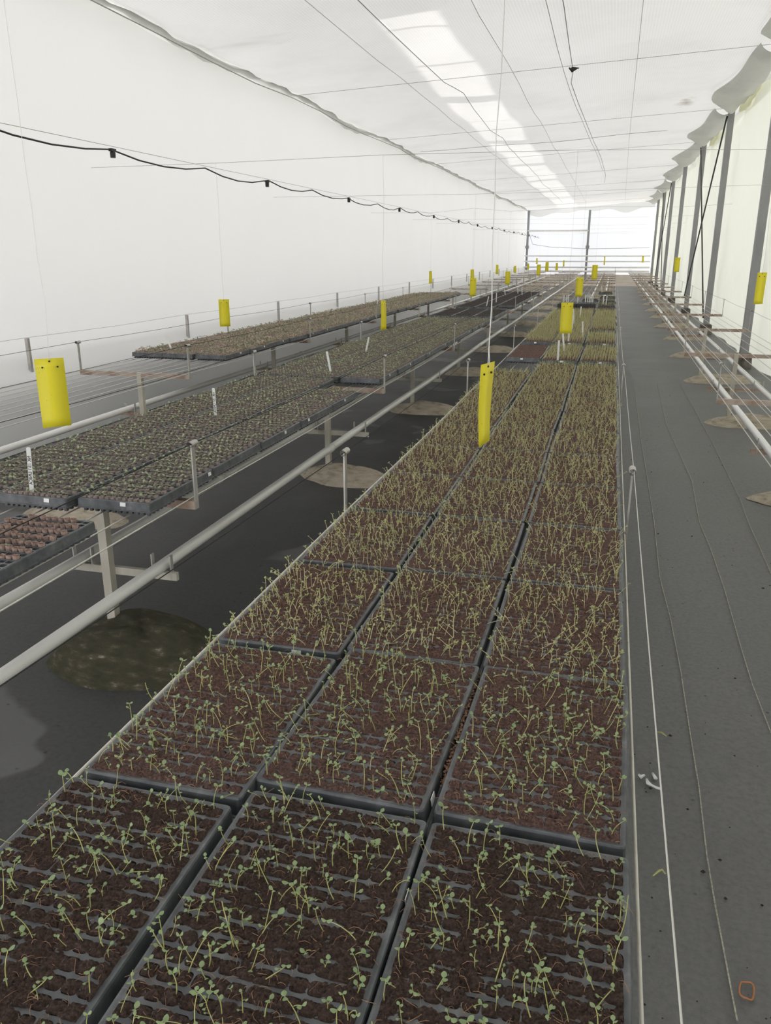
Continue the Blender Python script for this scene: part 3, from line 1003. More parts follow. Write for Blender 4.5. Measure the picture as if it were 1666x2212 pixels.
def plugs_mesh(raise_, name='peat_plugs'):
    g = G()
    n = 8
    for iy in range(0, NY, 2):
        for ix in range(NX):
            cx, cy = -TW / 2 + BX + (ix + 0.5) * PX, -TL / 2 + BY + (iy + 0.5) * PY
            h = TH_ + raise_ + random.uniform(-0.0015, 0.0015)
            r = 0.0112
            cx += random.uniform(-0.0006, 0.0006)
            ph = random.random()
            ring = [(math.cos(2 * math.pi * (k + ph) / n), math.sin(2 * math.pi * (k + ph) / n)) for k in range(n)]
            V = [(cx + r * c, cy + r * s, TH_ - 0.008) for c, s in ring] + [(cx + r * c, cy + r * s, h + random.uniform(-0.0008, 0.0008)) for c, s in ring] + \
                [(cx + r * 0.8 * c, cy + r * 0.8 * s, h - 0.002) for c, s in ring] + [(cx, cy, h - 0.0005)]
            F = []
            for k in range(n):
                k2 = (k + 1) % n
                F += [(k, k2, n + k2, n + k), (n + k, n + k2, 2 * n + k2, 2 * n + k), (2 * n + k, 2 * n + k2, 3 * n)]
            g.add(V, F)
    return g.mesh(name, M['plug'])


PLUGS = [plugs_mesh(0.0075), plugs_mesh(0.008)]
POT = G()
_n = 10
_r = [(math.cos(2 * math.pi * k / _n), math.sin(2 * math.pi * k / _n)) for k in range(_n)]
POT.add([(0.0088 * c, 0.0088 * s, -0.020) for c, s in _r] + [(0.0112 * c, 0.0112 * s, 0.0115 + 0.0012 * math.sin(5 * c + 3 * s)) for c, s in _r] +
        [(0.0098 * c, 0.0098 * s, 0.0110 + 0.0012 * math.sin(5 * c + 3 * s)) for c, s in _r] + [(0.0094 * c, 0.0094 * s, 0.006) for c, s in _r],
        [f for k in range(_n) for f in ((k, (k + 1) % _n, _n + (k + 1) % _n, _n + k), (_n + k, _n + (k + 1) % _n, 2 * _n + (k + 1) % _n, 2 * _n + k),
                                        (2 * _n + k, 2 * _n + (k + 1) % _n, 3 * _n + (k + 1) % _n, 3 * _n + k))])
POT.add([(0.0094 * c, 0.0094 * s, 0.006) for c, s in _r] + [(0, 0, 0.0075)], [(k, (k + 1) % _n, _n) for k in range(_n)], 1)
POT_ME = POT.mesh('paper_pot', [M['paper'], M['plug']])
STICKER = G().box((0, 0, 0), (0.024, 0.0012, 0.015)).mesh('sticker', M['label'])

TRAYS = []


def put_tray(key, x, y, rz, label, kind, soil=None, shell=None, tilt=(0, 0), z=None, sticker=None, group=None):
    r = ob('seedling_tray', None, loc=(x, y, Z_WIRE if z is None else z), rot=(tilt[0], tilt[1], rz))
    tag(r, label, 'seedling tray', group)
    ob('tray_shell', shell or TRAY_FAR, r)
    if soil is not None:
        s = ob('peat_plugs' if kind == 'plug' else 'soil', soil, r)
        s['kind'] = 'stuff'
    for st in (sticker or []):
        side, u = st
        if side == 'near':
            ob('sticker', STICKER, r, loc=(u * TW / 2, -TL / 2 - 0.0022, TH_ - 0.010), rot=(-0.15, 0, 0))
        elif side == 'right':
            ob('sticker', STICKER, r, loc=(TW / 2 + 0.0022, u * TL / 2, TH_ - 0.010), rot=(-0.15, 0, math.pi / 2))
        else:
            ob('sticker', STICKER, r, loc=(-TW / 2 - 0.0022, u * TL / 2, TH_ - 0.010), rot=(-0.15, 0, -math.pi / 2))
    TRAYS.append((r, kind, key, x, y, rz))
    return r


COLN = ('left', 'middle', 'right')
PITCH = 0.533
CX_ = (-0.708, -0.384, -0.058)
jit = random.Random(3)
# near bench, first block
fx_tilt = {(1, 1): (0.0, -0.010), (1, 2): (0.006, 0.0)}
for k in range(12):
    for c in range(3):
        if c == 0 and k == 11:
            continue
        y = 0.828 + PITCH * k + ((-0.05, -0.043, -0.03, -0.015)[k] if c == 0 and k < 4 else 0)
        x = CX_[c] + jit.uniform(-0.004, 0.004)
        if k == 0:
            x += (0.0, 0.004, -0.004)[c]
        rz = jit.uniform(-0.012, 0.012)
        if (k, c) == (1, 1):
            rz, x, y = -0.030, -0.383, y + 0.012
        if (k, c) == (1, 2):
            rz, y = -0.02, y + 0.012
        near = k < 3
        if k == 0:
            so = SOIL_NEAR[(c + k) % 3]
        elif near:
            so = SOIL_NEAR2[0] if (k, c) in ((1, 2), (2, 0), (2, 1)) else SOIL_NEAR2[1]
        else:
            so = SOIL_MID[(c + k) % 3]
        st = {(0, 0): [], (0, 1): [('right', 0.38)], (1, 1): [('right', -0.80)], (1, 0): [('right', -0.10)], (2, 1): [('right', 0.25)]}.get((k, c), [('near', jit.uniform(-.6, .6))] if jit.random() < 0.15 else [])
        put_tray('C', x, y, rz, f'black tray of seedlings on the near bench, {COLN[c]} column, {ORD[k + 1]} row from front', 'tall', so, TRAY if near else TRAY_FAR,
                 tilt=fx_tilt.get((k, c), (0, 0)), sticker=st, group='trays on the near bench')
# further blocks of the near bench
row = 12
for yb_, rows in ((7.24, 2), (8.74, 9), (13.9, 1)):
    for k in range(rows):
        row += 1
        for c in range(3):
            bare = (yb_ < 8 and c == 0) or yb_ > 13
            if yb_ == 8.74 and k == 2 and c == 2:
                continue
            y = yb_ + TL / 2 + PITCH * k + (0.10 * (c == 0)) * (yb_ < 8)
            x = CX_[c] + jit.uniform(-0.012, 0.012)
            put_tray('C', x, y, jit.uniform(-0.02, 0.02), f'black tray {"of bare reddish soil" if bare else "of tall green seedlings"} on the near bench, {COLN[c]} column, {ORD[row]} row',
                     'bare' if bare else 'dense', SOIL_RED if bare else SOIL_MID[(k + c) % 3], TRAY_FAR, sticker=[('near', jit.uniform(-.5, .5))] if (k == 0 or jit.random() < 0.4) else [], group='trays on the near bench')
for k, (x, y) in enumerate(((-0.052, 14.9), (-0.71, 15.25), (-0.386, 15.25), (-0.06, 15.45), (-0.05, 16.6), (-0.386, 17.2), (-0.05, 18.3), (-0.12, 20.35))):
    put_tray('C', x, y, jit.uniform(-0.03, 0.03), f'black tray of soil past the stacked empty trays on the near bench, {ORD[k + 1]} from front', 'sparse', SOIL_DARK, TRAY_FAR, group='trays on the near bench')
for k, x in enumerate((-0.71, -0.385)):
    for lv in range(4):
        put_tray('C', x, 14.73 + 0.006 * lv, 0.0, f'empty black tray in the {("left", "right")[k]} stack on the near bench, {("lowest", "second lowest", "second highest", "topmost")[lv]}', 'empty', None, TRAY_EMPTY,
                 z=Z_WIRE + 0.02 * lv, group='stacked empty trays')

# middle-left bench
BXC = (-2.43, -2.105, -1.78)
row = 0
t0 = put_tray('B', -1.845, 2.05, 0.0, 'black tray half filled with brown paper pots at the left picture edge', 'pots', None, TRAY)
for yb_, rows, kind in ((2.54, 5, 'plug'), (5.78, 11, 'plug'), (12.1, 3, 'bare'), (14.2, 11, 'bare')):
    for k in range(rows):
        row += 1
        for c in range(3):
            y = yb_ + TL / 2 + PITCH * k
            if yb_ < 5 and c < 2:
                y -= 0.03
            if kind == 'bare' and c == 2 and k in (0,) and yb_ > 13:
                continue
            x = BXC[c] + jit.uniform(-0.006, 0.006) + (0.0 if c < 2 else 0.01)
            st = [('right', jit.uniform(-.7, .7))] if (c == 2 and jit.random() < 0.75) else [('near', 0.3 if c == 2 else -0.55)] if row == 1 else []
            if row == 1:
                st = [('near', 0.28 if c == 2 else 0.45)] if c else []
            if row == 1 and c == 2:
                st.append(('right', 0.85))
            put_tray('B', x, y, jit.uniform(-0.012, 0.012), f'black tray of {"small sprouts" if kind == "plug" else "dark bare soil"} on the middle-left bench, {COLN[c]} column, {ORD[row]} row',
                     kind, PLUGS[(c + k) % 2] if kind == 'plug' else SOIL_DARK, TRAY if row == 1 else TRAY_FAR, sticker=st, group='trays on the middle-left bench')
for c in (0, 1):
    put_tray('B', BXC[c], 2.51 + TL / 2 + PITCH * 5 , 0.0, f'black tray of small sprouts beside the gap on the middle-left bench, {COLN[c]} column', 'plug', PLUGS[0], TRAY_FAR, group='trays on the middle-left bench')
# far-left bench
AXC = (-4.17, -3.845, -3.52)
for k in range(23):
    for c in range(3):
        y = 6.78 + TL / 2 + PITCH * k
        put_tray('A', AXC[c] + jit.uniform(-0.012, 0.012), y, jit.uniform(-0.025, 0.025), f'black tray of brown plugs with grey-green sprouts on the far-left bench, {COLN[c]} column, {ORD[k + 1]} row',
                 'weed', SOIL_TAN[(k + c) % 2], TRAY_FAR, sticker=[('right', jit.uniform(-.6, .6))] if (c == 2 and jit.random() < 0.7) else [], group='trays on the far-left bench')

# paper pots in the tray at the picture edge
for iy in range(NY):
    for ix in range(NX):
        if iy >= 15 and ix in (0, 1) or (iy == 16 and ix > 9) or iy < 3 or iy % 2:
            continue
        if jit.random() < 0.02:
            continue
        ob('paper_pot', POT_ME, t0, loc=(-TW / 2 + BX + (ix + .5) * PX + jit.uniform(-.0008, .0008), -TL / 2 + BY + (iy + .5) * PY + jit.uniform(-.001, .001), TH_ + jit.uniform(-.004, .003)),
           rot=(jit.uniform(-.12, .12), jit.uniform(-.12, .12), jit.random() * 6))


# ------------------------------------------------------------------ seedlings
def leaf_geo(L, W, az, pitch, base, cup=0.25):
    """one rounded leaf blade starting at base: 9 verts"""
    a = Vector((math.cos(az) * math.cos(pitch), math.sin(az) * math.cos(pitch), math.sin(pitch)))
    s = Vector((-math.sin(az), math.cos(az), 0))
    nrm = a.cross(s) * -1
    b = Vector(base)
    prof = ((0.0, 0.06), (0.22, 0.62), (0.5, 1.0), (0.78, 0.86), (1.0, 0.30))
    V, F = [], []
    for t, w in prof:
        c = b + a * (L * t) - nrm * (0.10 * L * t * t)
        for sgn in (-1, 0, 1):
            V.append(c + s * (sgn * w * W / 2) + nrm * (cup * abs(sgn) * w * W / 2))
    for i in range(4):
        for j in range(2):
            o = i * 3 + j
            F.append((o, o + 1, o + 4, o + 3))
    return V, F


def make_seedling(r, tall=1.0, lank=0.3, bigleaf=1.0, nseg=5):
    """returns stem (V,F) and a list of leaf (V,F)"""
    h = r.uniform(0.022, 0.060) * tall
    az = r.random() * 6.28
    lean = r.uniform(0.05, 0.5)
    if r.random() < lank:
        lean = r.uniform(0.6, 1.25)
        h *= 1.1
    curl = r.uniform(-0.9, 0.9)
    pts = [Vector((0, 0, -0.003))]
    az2 = az
    p = Vector((0, 0, -0.003))
    ln = h
    wig = r.uniform(-0.8, 0.8)
    for i in range(nseg):
        t = (i + 1) / nseg
        inc = lean * (1 - t) + (lean - curl) * t
        az2 += wig * 0.35
        dvec = Vector((math.cos(az2) * math.sin(inc), math.sin(az2) * math.sin(inc), max(math.cos(inc), 0.05)))
        p = p + dvec * (ln / nseg)
        pts.append(p.copy())
    rad = [0.00085 - 0.0003 * i / nseg for i in range(nseg + 1)]
    sg = G().tube(pts, rad, 4, caps=False)
    leaves = []
    top = pts[-1]
    kind = r.random()
    a0 = r.random() * 6.28
    if kind < 0.86:
        L = r.uniform(0.0055, 0.0095) * bigleaf
        for k in range(2 if r.random() < 0.85 else 3):
            leaves.append(leaf_geo(L * r.uniform(0.8, 1.1), L * r.uniform(0.75, 0.95), a0 + k * 2.6 + r.uniform(-.4, .4), r.uniform(0.0, 0.8), top))
    for _ in range(r.choice((0, 1, 1, 2))):
        q = pts[r.randint(max(1, nseg // 2 - 1), nseg - 1)]
        L = r.uniform(0.004, 0.0075) * bigleaf
        an = r.random() * 6.28
        off = Vector((math.cos(an), math.sin(an), 0.5)) * 0.004
        V, F = leaf_geo(L, L * 0.85, an, r.uniform(0, 0.6), q + off)
        leaves.append((V, F))
        st = G().tube([q, q + off], 0.0004, 3, caps=False)
        sg.add(st.v, st.f)
    return sg, leaves


VR = random.Random(21)
VAR = [make_seedling(VR, 0.92, 0.22, 0.98) for _ in range(26)]
VAR_T = [make_seedling(VR, 0.90, 0.16, 0.85, 4) for _ in range(26)]
VAR_D = [make_seedling(VR, 1.3, 0.06, 0.8, 3) for _ in range(16)]


def merged(var):
    sg, lv = var
    g = G()
    g.add(sg.v, sg.f, 0)
    for V, F in lv:
        g.add(V, F, 1)
    return np.array(g.v), np.array(g.f), np.array(g.m)


MV, MT, MD = [merged(v) for v in VAR], [merged(v) for v in VAR_T], [merged(v) for v in VAR_D]


class Scatter:
    def __init__(self):
        self.V, self.F, self.m, self.n = [], [], [], 0

    def put(self, geo, pos, rz, s):
        v, f, m = geo
        c, sn = math.cos(rz) * s, math.sin(rz) * s
        w = np.empty_like(v, dtype=np.float32)
        w[:, 0] = v[:, 0] * c - v[:, 1] * sn + pos[0]
        w[:, 1] = v[:, 0] * sn + v[:, 1] * c + pos[1]
        w[:, 2] = v[:, 2] * s + pos[2]
        self.V.append(w)
        self.F.append(f + self.n)
        self.m.append(m)
        self.n += len(v)

    def build(self, name, mats):
        return ob(name, np_mesh(name, np.concatenate(self.V), np.concatenate(self.F), mats, np.concatenate(self.m), smooth=True))


SR = random.Random(5)
near_list = []
sc_near, sc_tall, sc_dense = Scatter(), Scatter(), Scatter()
for r, kind, key, x, y, rz in TRAYS:
    if kind not in ('tall', 'dense', 'sparse'):
        continue
    c, s = math.cos(rz), math.sin(rz)
    rowk = (y - 0.828) / PITCH
    for iy in range(NY):
        for ix in range(NX):
            lx, ly = -TW / 2 + BX + (ix + .5) * PX, -TL / 2 + BY + (iy + .5) * PY
            if kind == 'tall':
                k = 1 if SR.random() < (0.62 if rowk < 0.5 else 0.76 if rowk < 1.5 else 0.86) else 0
                if rowk > 1.5 and SR.random() < 0.35:
                    k += 1
                elif rowk <= 1.5 and SR.random() < 0.13:
                    k += 1
            elif kind == 'dense':
                k = 2 if SR.random() < 0.5 else 1
            else:
                k = 1 if SR.random() < 0.2 else 0
            for _ in range(k):
                ax, ay = lx + SR.uniform(-.006, .006), ly + SR.uniform(-.008, .008)
                P = (x + ax * c - ay * s, y + ax * s + ay * c, Z_TOP + 0.005 + SR.uniform(-.001, .001))
                if kind == 'tall' and rowk < 0.6:
                    u, v = proj(P)
                    if -30 < u < 1690 and v < 2260:
                        near_list.append((P[1], P, x, NY - iy, ix + 1))
                        continue
                    sc_near.put(SR.choice(MV), P, SR.random() * 6.28, SR.uniform(0.75, 1.15))
                elif kind == 'tall' and rowk < 1.6:
                    sc_near.put(SR.choice(MV), P, SR.random() * 6.28, SR.uniform(0.8, 1.2))
                elif kind == 'tall':
                    sc_tall.put(SR.choice(MT), P, SR.random() * 6.28, SR.uniform(0.8, 1.2))
                else:
                    sc_dense.put(SR.choice(MD), P, SR.random() * 6.28, SR.uniform(0.75, 1.1))
# the nearest 300 are objects of their own
near_list.sort()
SEED_ME = []
for k, (sg, lv) in enumerate(VAR):
    SEED_ME.append((sg.mesh('stem', M['stem'], True), [G().add(V, F).mesh('leaf', M['leaf'], True) for V, F in lv]))
taken = set()
for n_, (yy, P, tx, rw, cl) in enumerate(near_list):
    i = SR.randrange(len(VAR))
    rz, s = SR.random() * 6.28, SR.uniform(0.75, 1.2)
    if len(taken) >= 300 or (round(tx, 2), rw, cl) in taken:
        sc_near.put(MV[i], P, rz, s)
        continue
    taken.add((round(tx, 2), rw, cl))
    r = ob('seedling', None, loc=P, rot=(0, 0, rz), scale=s)
    c = 'left' if tx < -0.55 else 'middle' if tx < -0.2 else 'right'
    tag(r, f'green seedling in front {c} tray, {ORD[rw]} row from its far rim, {ORD[cl]} cell from left', 'seedling', f'seedlings in the front {c} tray')
    ob('stem', SEED_ME[i][0], r)
    for me in SEED_ME[i][1]:
        ob('leaf', me, r)
o = sc_near.build('seedlings', [M['stem'], M['leaf']])
tag(o, 'thin green seedlings filling the second row of near-bench trays', 'seedlings', kind='stuff')
o = sc_tall.build('tall_seedlings', [M['stem_far'], M['leaf_far']])
tag(o, 'crowded yellow-green seedlings over the middle of the near bench', 'seedlings', kind='stuff')
o = sc_dense.build('dense_seedlings', [M['stem_far'], M['leaf_far']])
tag(o, 'dense tall green seedlings on the far half of the near bench', 'seedlings', kind='stuff')


# sprouts on the middle-left bench
def sprout(r, s=1.0):
    g = G()
    h = r.uniform(0.006, 0.014) * s
    g.tube([(0, 0, -0.001), (r.uniform(-.002, .002), r.uniform(-.002, .002), h)], 0.0007, 3, caps=False)
    a = r.random() * 6.28
    L = r.uniform(0.011, 0.016) * s
    for k in range(2):
        V, F = leaf_geo(L, L * 0.72, a + k * 3.0 + r.uniform(-.3, .3), r.uniform(-0.1, 0.7), (0, 0, h))
        g.add(V, F)
    return g


SPV = [sprout(VR) for _ in range(14)]
SPN = [(np.array(g.v), np.array(g.f), np.zeros(len(g.f), int)) for g in SPV]
SPM = [g.mesh('sprout', M['sprout'], True) for g in SPV]
sc_b = Scatter()
near_b = []
for r, kind, key, x, y, rz in TRAYS:
    if kind != 'plug':
        continue
    dens = 0.9 if y < 3.6 else 0.6 + 0.25 * SR.random()
    for iy in range(0, NY, 2):
        for ix in range(NX):
            if SR.random() < dens:
                P = (x - TW / 2 + BX + (ix + .5) * PX, y - TL / 2 + BY + (iy + .5) * PY, Z_TOP + 0.0105)
                near_b.append((math.dist(P, CAM), P, x, iy // 2 + 1, ix + 1))
near_b.sort()
cnt = 0
for d_, P, tx, rw, cl in near_b:
    i = SR.randrange(len(SPM))
    u, v = proj(P)
    if cnt < 300 and u > -5 and P[1] < 3.03:
        cnt += 1
        c = ('left', 'middle', 'right')[0 if tx < -2.27 else 1 if tx < -1.95 else 2]
        o = ob('sprout', SPM[i], loc=P, rot=(0, 0, SR.random() * 6.28), scale=SR.uniform(0.8, 1.25))
        tag(o, f'tiny sprout, middle-left bench front {c} tray, {ORD[rw]} row from near rim, {ORD[cl]} cell from left', 'sprout', f'sprouts in the {c} front tray of the middle-left bench')
    else:
        sc_b.put(SPN[i], P, SR.random() * 6.28, SR.uniform(0.8, 1.25))
# a few sprouts in the paper pots
for iy in (4, 6):
    for ix in range(0, 9, 2):
        sc_b.put(SR.choice(SPN), (-1.845 - TW / 2 + BX + (ix + .5) * PX, 2.05 - TL / 2 + BY + (iy + .5) * PY, Z_TOP + 0.012), SR.random() * 6, 1.0)
o = sc_b.build('sprouts', [M['sprout']])
tag(o, 'tiny two-leaved sprouts over the rest of the middle-left bench', 'sprouts', kind='stuff')

# grey-green sprouts on the far-left bench
WDN = [sprout(VR, 1.2) for _ in range(8)]
WDN = [(np.array(g.v), np.array(g.f), np.zeros(len(g.f), int)) for g in WDN]
sc_a = Scatter()
for r, kind, key, x, y, rz in TRAYS:
    if kind != 'weed':
        continue
    patch = 0.5 + 0.5 * math.sin(y * 1.7 + x * 6) * math.sin(y * 0.6)
    for iy in range(NY):
        for ix in range(NX):
            if SR.random() < 0.35 + 0.5 * patch:
                P = (x - TW / 2 + BX + (ix + SR.random()) * PX, y - TL / 2 + BY + (iy + SR.random()) * PY, Z_TOP + 0.003)
                sc_a.put(SR.choice(WDN), P, SR.random() * 6.28, SR.uniform(0.7, 1.3) * (1 + 0.7 * patch * (SR.random() < 0.3)))
o = sc_a.build('grey_green_sprouts', [M['weed']])
tag(o, 'grey-green and brown sprouts covering the far-left bench', 'sprouts', kind='stuff')

# ------------------------------------------------------------------ plant label stakes
def stake(base, top, text, label, group, width=0.017, z=Z_TOP, Y=None):
    B = at_z(*base, z)
    if Y:
        B = at_y(*top, Y)
        B[2] = z
    T = at_y(*top, B[1])
    B, T = Vector(B), Vector(T)
    L = (T - B).length
    d = (T - B).normalized()
    B = B - d * 0.02
    view = (Vector(CAM) - B)
    view.z = 0
    yv = view.normalized()
    xv = yv.cross(d).normalized() * -1
    yv = d.cross(xv).normalized() * -1
    r = ob('plant_label', None)
    r.matrix_world = Matrix(((xv.x, yv.x, d.x, B.x), (xv.y, yv.y, d.y, B.y), (xv.z, yv.z, d.z, B.z), (0, 0, 0, 1)))
    L += 0.02
    w = width / 2
    g = G()
    prof = [(-w * 0.25, 0), (w * 0.25, 0), (w, 0.03), (w, L - w * 0.5), (w * 0.5, L), (-w * 0.5, L), (-w, L - w * 0.5), (-w, 0.03)]
    n = len(prof)
    g.add([(a, -0.0006, b) for a, b in prof] + [(a, 0.0006, b) for a, b in prof],
          [tuple(range(n)), tuple(range(n, 2 * n))[::-1]] + [(k, n + k, n + (k + 1) % n, (k + 1) % n) for k in range(n)])
    ob('stake', g.mesh('stake', M['label']), r)
    tag(r, label, 'plant label', group)
    if text:
        cu = bpy.data.curves.new('lettering', 'FONT')
        cu.body = text
        cu.size = 0.017
        cu.align_x = 'CENTER'
        cu.align_y = 'CENTER'
        cu.extrude = 0.0001
        cu.offset = 0.0003
        cu.materials.append(M['ink'])
        tmp = bpy.data.objects.new('lettering_curve', cu)
        COL.objects.link(tmp)
        bpy.context.view_layer.update()
        me = bpy.data.meshes.new_from_object(tmp.evaluated_get(bpy.context.evaluated_depsgraph_get()))
        bpy.data.objects.remove(tmp)
        t = ob('lettering', me, r, loc=(0, 0.0009 * side_sign(yv, B), L * 0.55))
        # text runs down the stake, read from the camera side
        nrm = Vector((0, side_sign(yv, B), 0))
        run = Vector((0, 0, -1))
        upv = nrm.cross(run)
        t.rotation_euler = Matrix(((run.x, upv.x, nrm.x), (run.y, upv.y, nrm.y), (run.z, upv.z, nrm.z))).to_euler()
    return r


def side_sign(yv, B):
    return 1 if yv.dot(Vector(CAM) - B) > 0 else -1


GB, GC, GA = 'white plant labels on the middle-left bench', 'white plant labels on the near bench', 'white plant labels on the far-left bench'
stake((69, 1065), (61, 966), 'NK 15/1 UNICA', 'white plant label lettered NK 15/1 UNICA nearest the left picture edge', GB, 0.0165)
stake((466, 900), (461, 838), 'NK 15/1 UNICA', 'white lettered plant label standing among sprouts behind the nearest bench upstand', GB, 0.0165)
stake((715, 806), (706, 759), None, 'white plant label leaning left beside the gap in the middle-left bench', GB)
stake((790, 762), (797, 728), None, 'white plant label leaning right just past the gap in the middle-left bench', GB)
stake((371, 757), (359, 724), None, 'white plant label at the near end of the far-left bench', GA)
stake((815, 662), (816, 642), None, 'small white plant label halfway along the far-left bench', GA)
for i, (a, b) in enumerate([((1051, 662), (1056, 640)), ((1072, 654), (1073, 632)), ((1092, 638), (1090, 623)), ((1119, 635), (1119, 620)), ((1128, 638), (1128, 620))]):
    stake(a, b, None, f'white plant label among the dark soil trays of the middle-left bench, {ORD[i + 1]} from left', GB)
for i, (a, b) in enumerate([((1205, 779), (1208, 735)), ((1219, 760), (1216, 716)), ((1228, 739), (1232, 698)), ((1235, 719), (1239, 680)), ((1241, 700), (1239, 667)), ((1253, 687), (1256, 662)), ((1259, 729), (1259, 694)),
                            ((1219, 652), (1219, 637)), ((1224, 652), (1225, 637)), ((1229, 652), (1229, 637)), ((1247, 652), (1249, 641)), ((1266, 651), (1266, 636)), ((1270, 651), (1271, 636)),
                            ((1275, 651), (1275, 634)), ((1279, 651), (1278, 637)), ((1282, 651), (1282, 634)), ((1303, 659), (1305, 637)), ((1309, 660), (1312, 639)), ((1301, 632), (1300, 618))]):
    stake(a, b, None, f'white plant label on the far half of the near bench, {ORD[i + 1]} counting away from viewer', GC, Y=15.25 if 640 < a[1] < 655 else None)

# ------------------------------------------------------------------ yellow sticky traps
def card_mesh(bend):
    g = G()
    n = 8
    V = []
    for k in range(n + 1):
        t = k / n
        z = 0.125 - 0.25 * t
        y = bend * (math.sin(t * 2.4) * 0.5 - 0.2 * t)
        for x in (-0.05, 0.05):
            tw = bend * 0.35 * t * (x / 0.05)
            for q in (-0.0005, 0.0005):
                V.append((x, y + tw + q, z))
    F = []
    for k in range(n):
        o = k * 4
        F += [(o, o + 4, o + 6, o + 2), (o + 1, o + 3, o + 7, o + 5), (o, o + 1, o + 5, o + 4), (o + 2, o + 6, o + 7, o + 3)]
    F += [(0, 2, 3, 1), (n * 4, n * 4 + 1, n * 4 + 3, n * 4 + 2)]
    return g.add(V, F).mesh('card', M['trap'], True)


CARD = [card_mesh(0.008), card_mesh(-0.014), card_mesh(0.014)]
EYE = G()
for x, z in ((0.0, 0.115), (-0.026, 0.094), (0.026, 0.094)):
    EYE.tube([(x, -0.0028, z), (x, 0.0034, z)], 0.0032, 8)
EYE = EYE.mesh('eyelets', M['ink'])
ZW = 2.42
traps = [
    # x, y, height px, turn from facing the camera (deg), label, mesh
    (115, 849, 148, 8, 'large yellow sticky trap hanging at the left picture edge', 0),
    (1051, 873, 176, 66, 'large twisted yellow sticky trap on a white string over the near bench', 2),
    (485, 676, 57, 10, 'yellow sticky trap hanging over the near end of the far-left bench', 0),
    (828, 681, 62, 66, 'narrow edge-on yellow sticky trap over the middle-left bench', 1),
    (1224, 687, 65, 12, 'yellow sticky trap over the white plant labels of the near bench', 0),
    (1022, 620, 38, 25, 'front one of two overlapping yellow traps over the middle-left bench', 0),
    (1020, 597, 29, 50, 'rear one of two overlapping yellow traps over the middle-left bench', 1),
    (1252, 620, 40, 15, 'yellow sticky trap just left of the far trap pair over the near bench', 0),
    (1285, 588, 30, 15, 'small yellow sticky trap beside the far pale kerb over the near bench', 0),
    (1097, 600, 27, 20, 'small yellow sticky trap between left bench rows, right of the overlapping pair', 1),
    (930, 599, 26, 55, 'small yellow sticky trap near the left film over the far-left bench', 1),
    (1463, 572, 30, 20, 'yellow sticky trap in front of the right-hand steel columns', 0),
    (1643, 623, 66, 45, 'yellow sticky trap at the right picture edge by the film wall', 0),
    (1074, 582, 19, 45, 'tiny yellow sticky trap behind the long white string', 1),
    (1113, 582, 15, 40, 'tiny distant yellow trap left of the far left corner column', 1),
    (1141, 576, 13, 40, 'tiny distant yellow trap just right of the far left corner column', 1),
    (1160, 564, 12, 50, 'highest of the tiny yellow traps before the far film', 1),
    (1164, 583, 22, 20, 'distant yellow trap, leftmost of the bigger three before the far kerb', 0),
    (1182, 576, 19, 20, 'distant yellow trap, middle of the three before the far kerb', 0),
    (1203, 576, 15, 40, 'distant yellow trap, right of the three before the far kerb', 1),
    (1218, 569, 13, 55, 'tiny distant yellow trap left of the middle end column', 1),
    (1306, 563, 18, 72, 'thin edge-on yellow trap before the bright far film', 1),
    (1389, 560, 14, 50, 'tiny distant yellow trap in the far right corner', 1),
]
TRAP_P = []
for x, y, h, turn, lab, mi in traps:
    d = ray(x, y)
    P = Vector(CAM + d / F_PX * (F_PX * 0.25 / h))
    P.y = min(P.y, 48.5)
    to = Vector(CAM) - P
    rz = math.atan2(to.y, to.x) + math.pi / 2 + math.radians(turn)
    r = ob('sticky_trap', None, loc=P, rot=(0, 0, rz))
    tag(r, lab, 'sticky trap', 'yellow sticky traps hanging over the benches')
    ob('card', CARD[mi], r)
    ob('eyelets', EYE, r)
    top = ZW + 0.0 - P.z
    rj = random.Random(int(x))
    big = h > 100
    pts = [(0, 0, 0.112), (0.002, 0.0, 0.16)] + [(0.004 + 0.008 * rj.uniform(-1, 1) * (k % 2), 0.008 * rj.uniform(-1, 1), 0.16 + (top - 0.16) * k / 7) for k in range(1, 7)] + [(0, 0, top)]
    if big:
        pts = pts[:-1] + [(0.0, 0, 1.75)]
    TRAP_P.append((P.x, P.y, P.z + pts[-1][2] + 0.001))
    ob('hanging_string', G().tube(pts, 0.0016 if x == 1051 else 0.0009, 5).mesh('hanging_string', M['string'] if big else M['wire'], True), r)
    if x == 1051:
        ob('hanging_string', G().tube([(0.0, 0, 0.11), (0.012, 0.0, 0.13), (0.003, 0, 0.17)], 0.0014, 5).mesh('string_loop', M['string'], True), r)

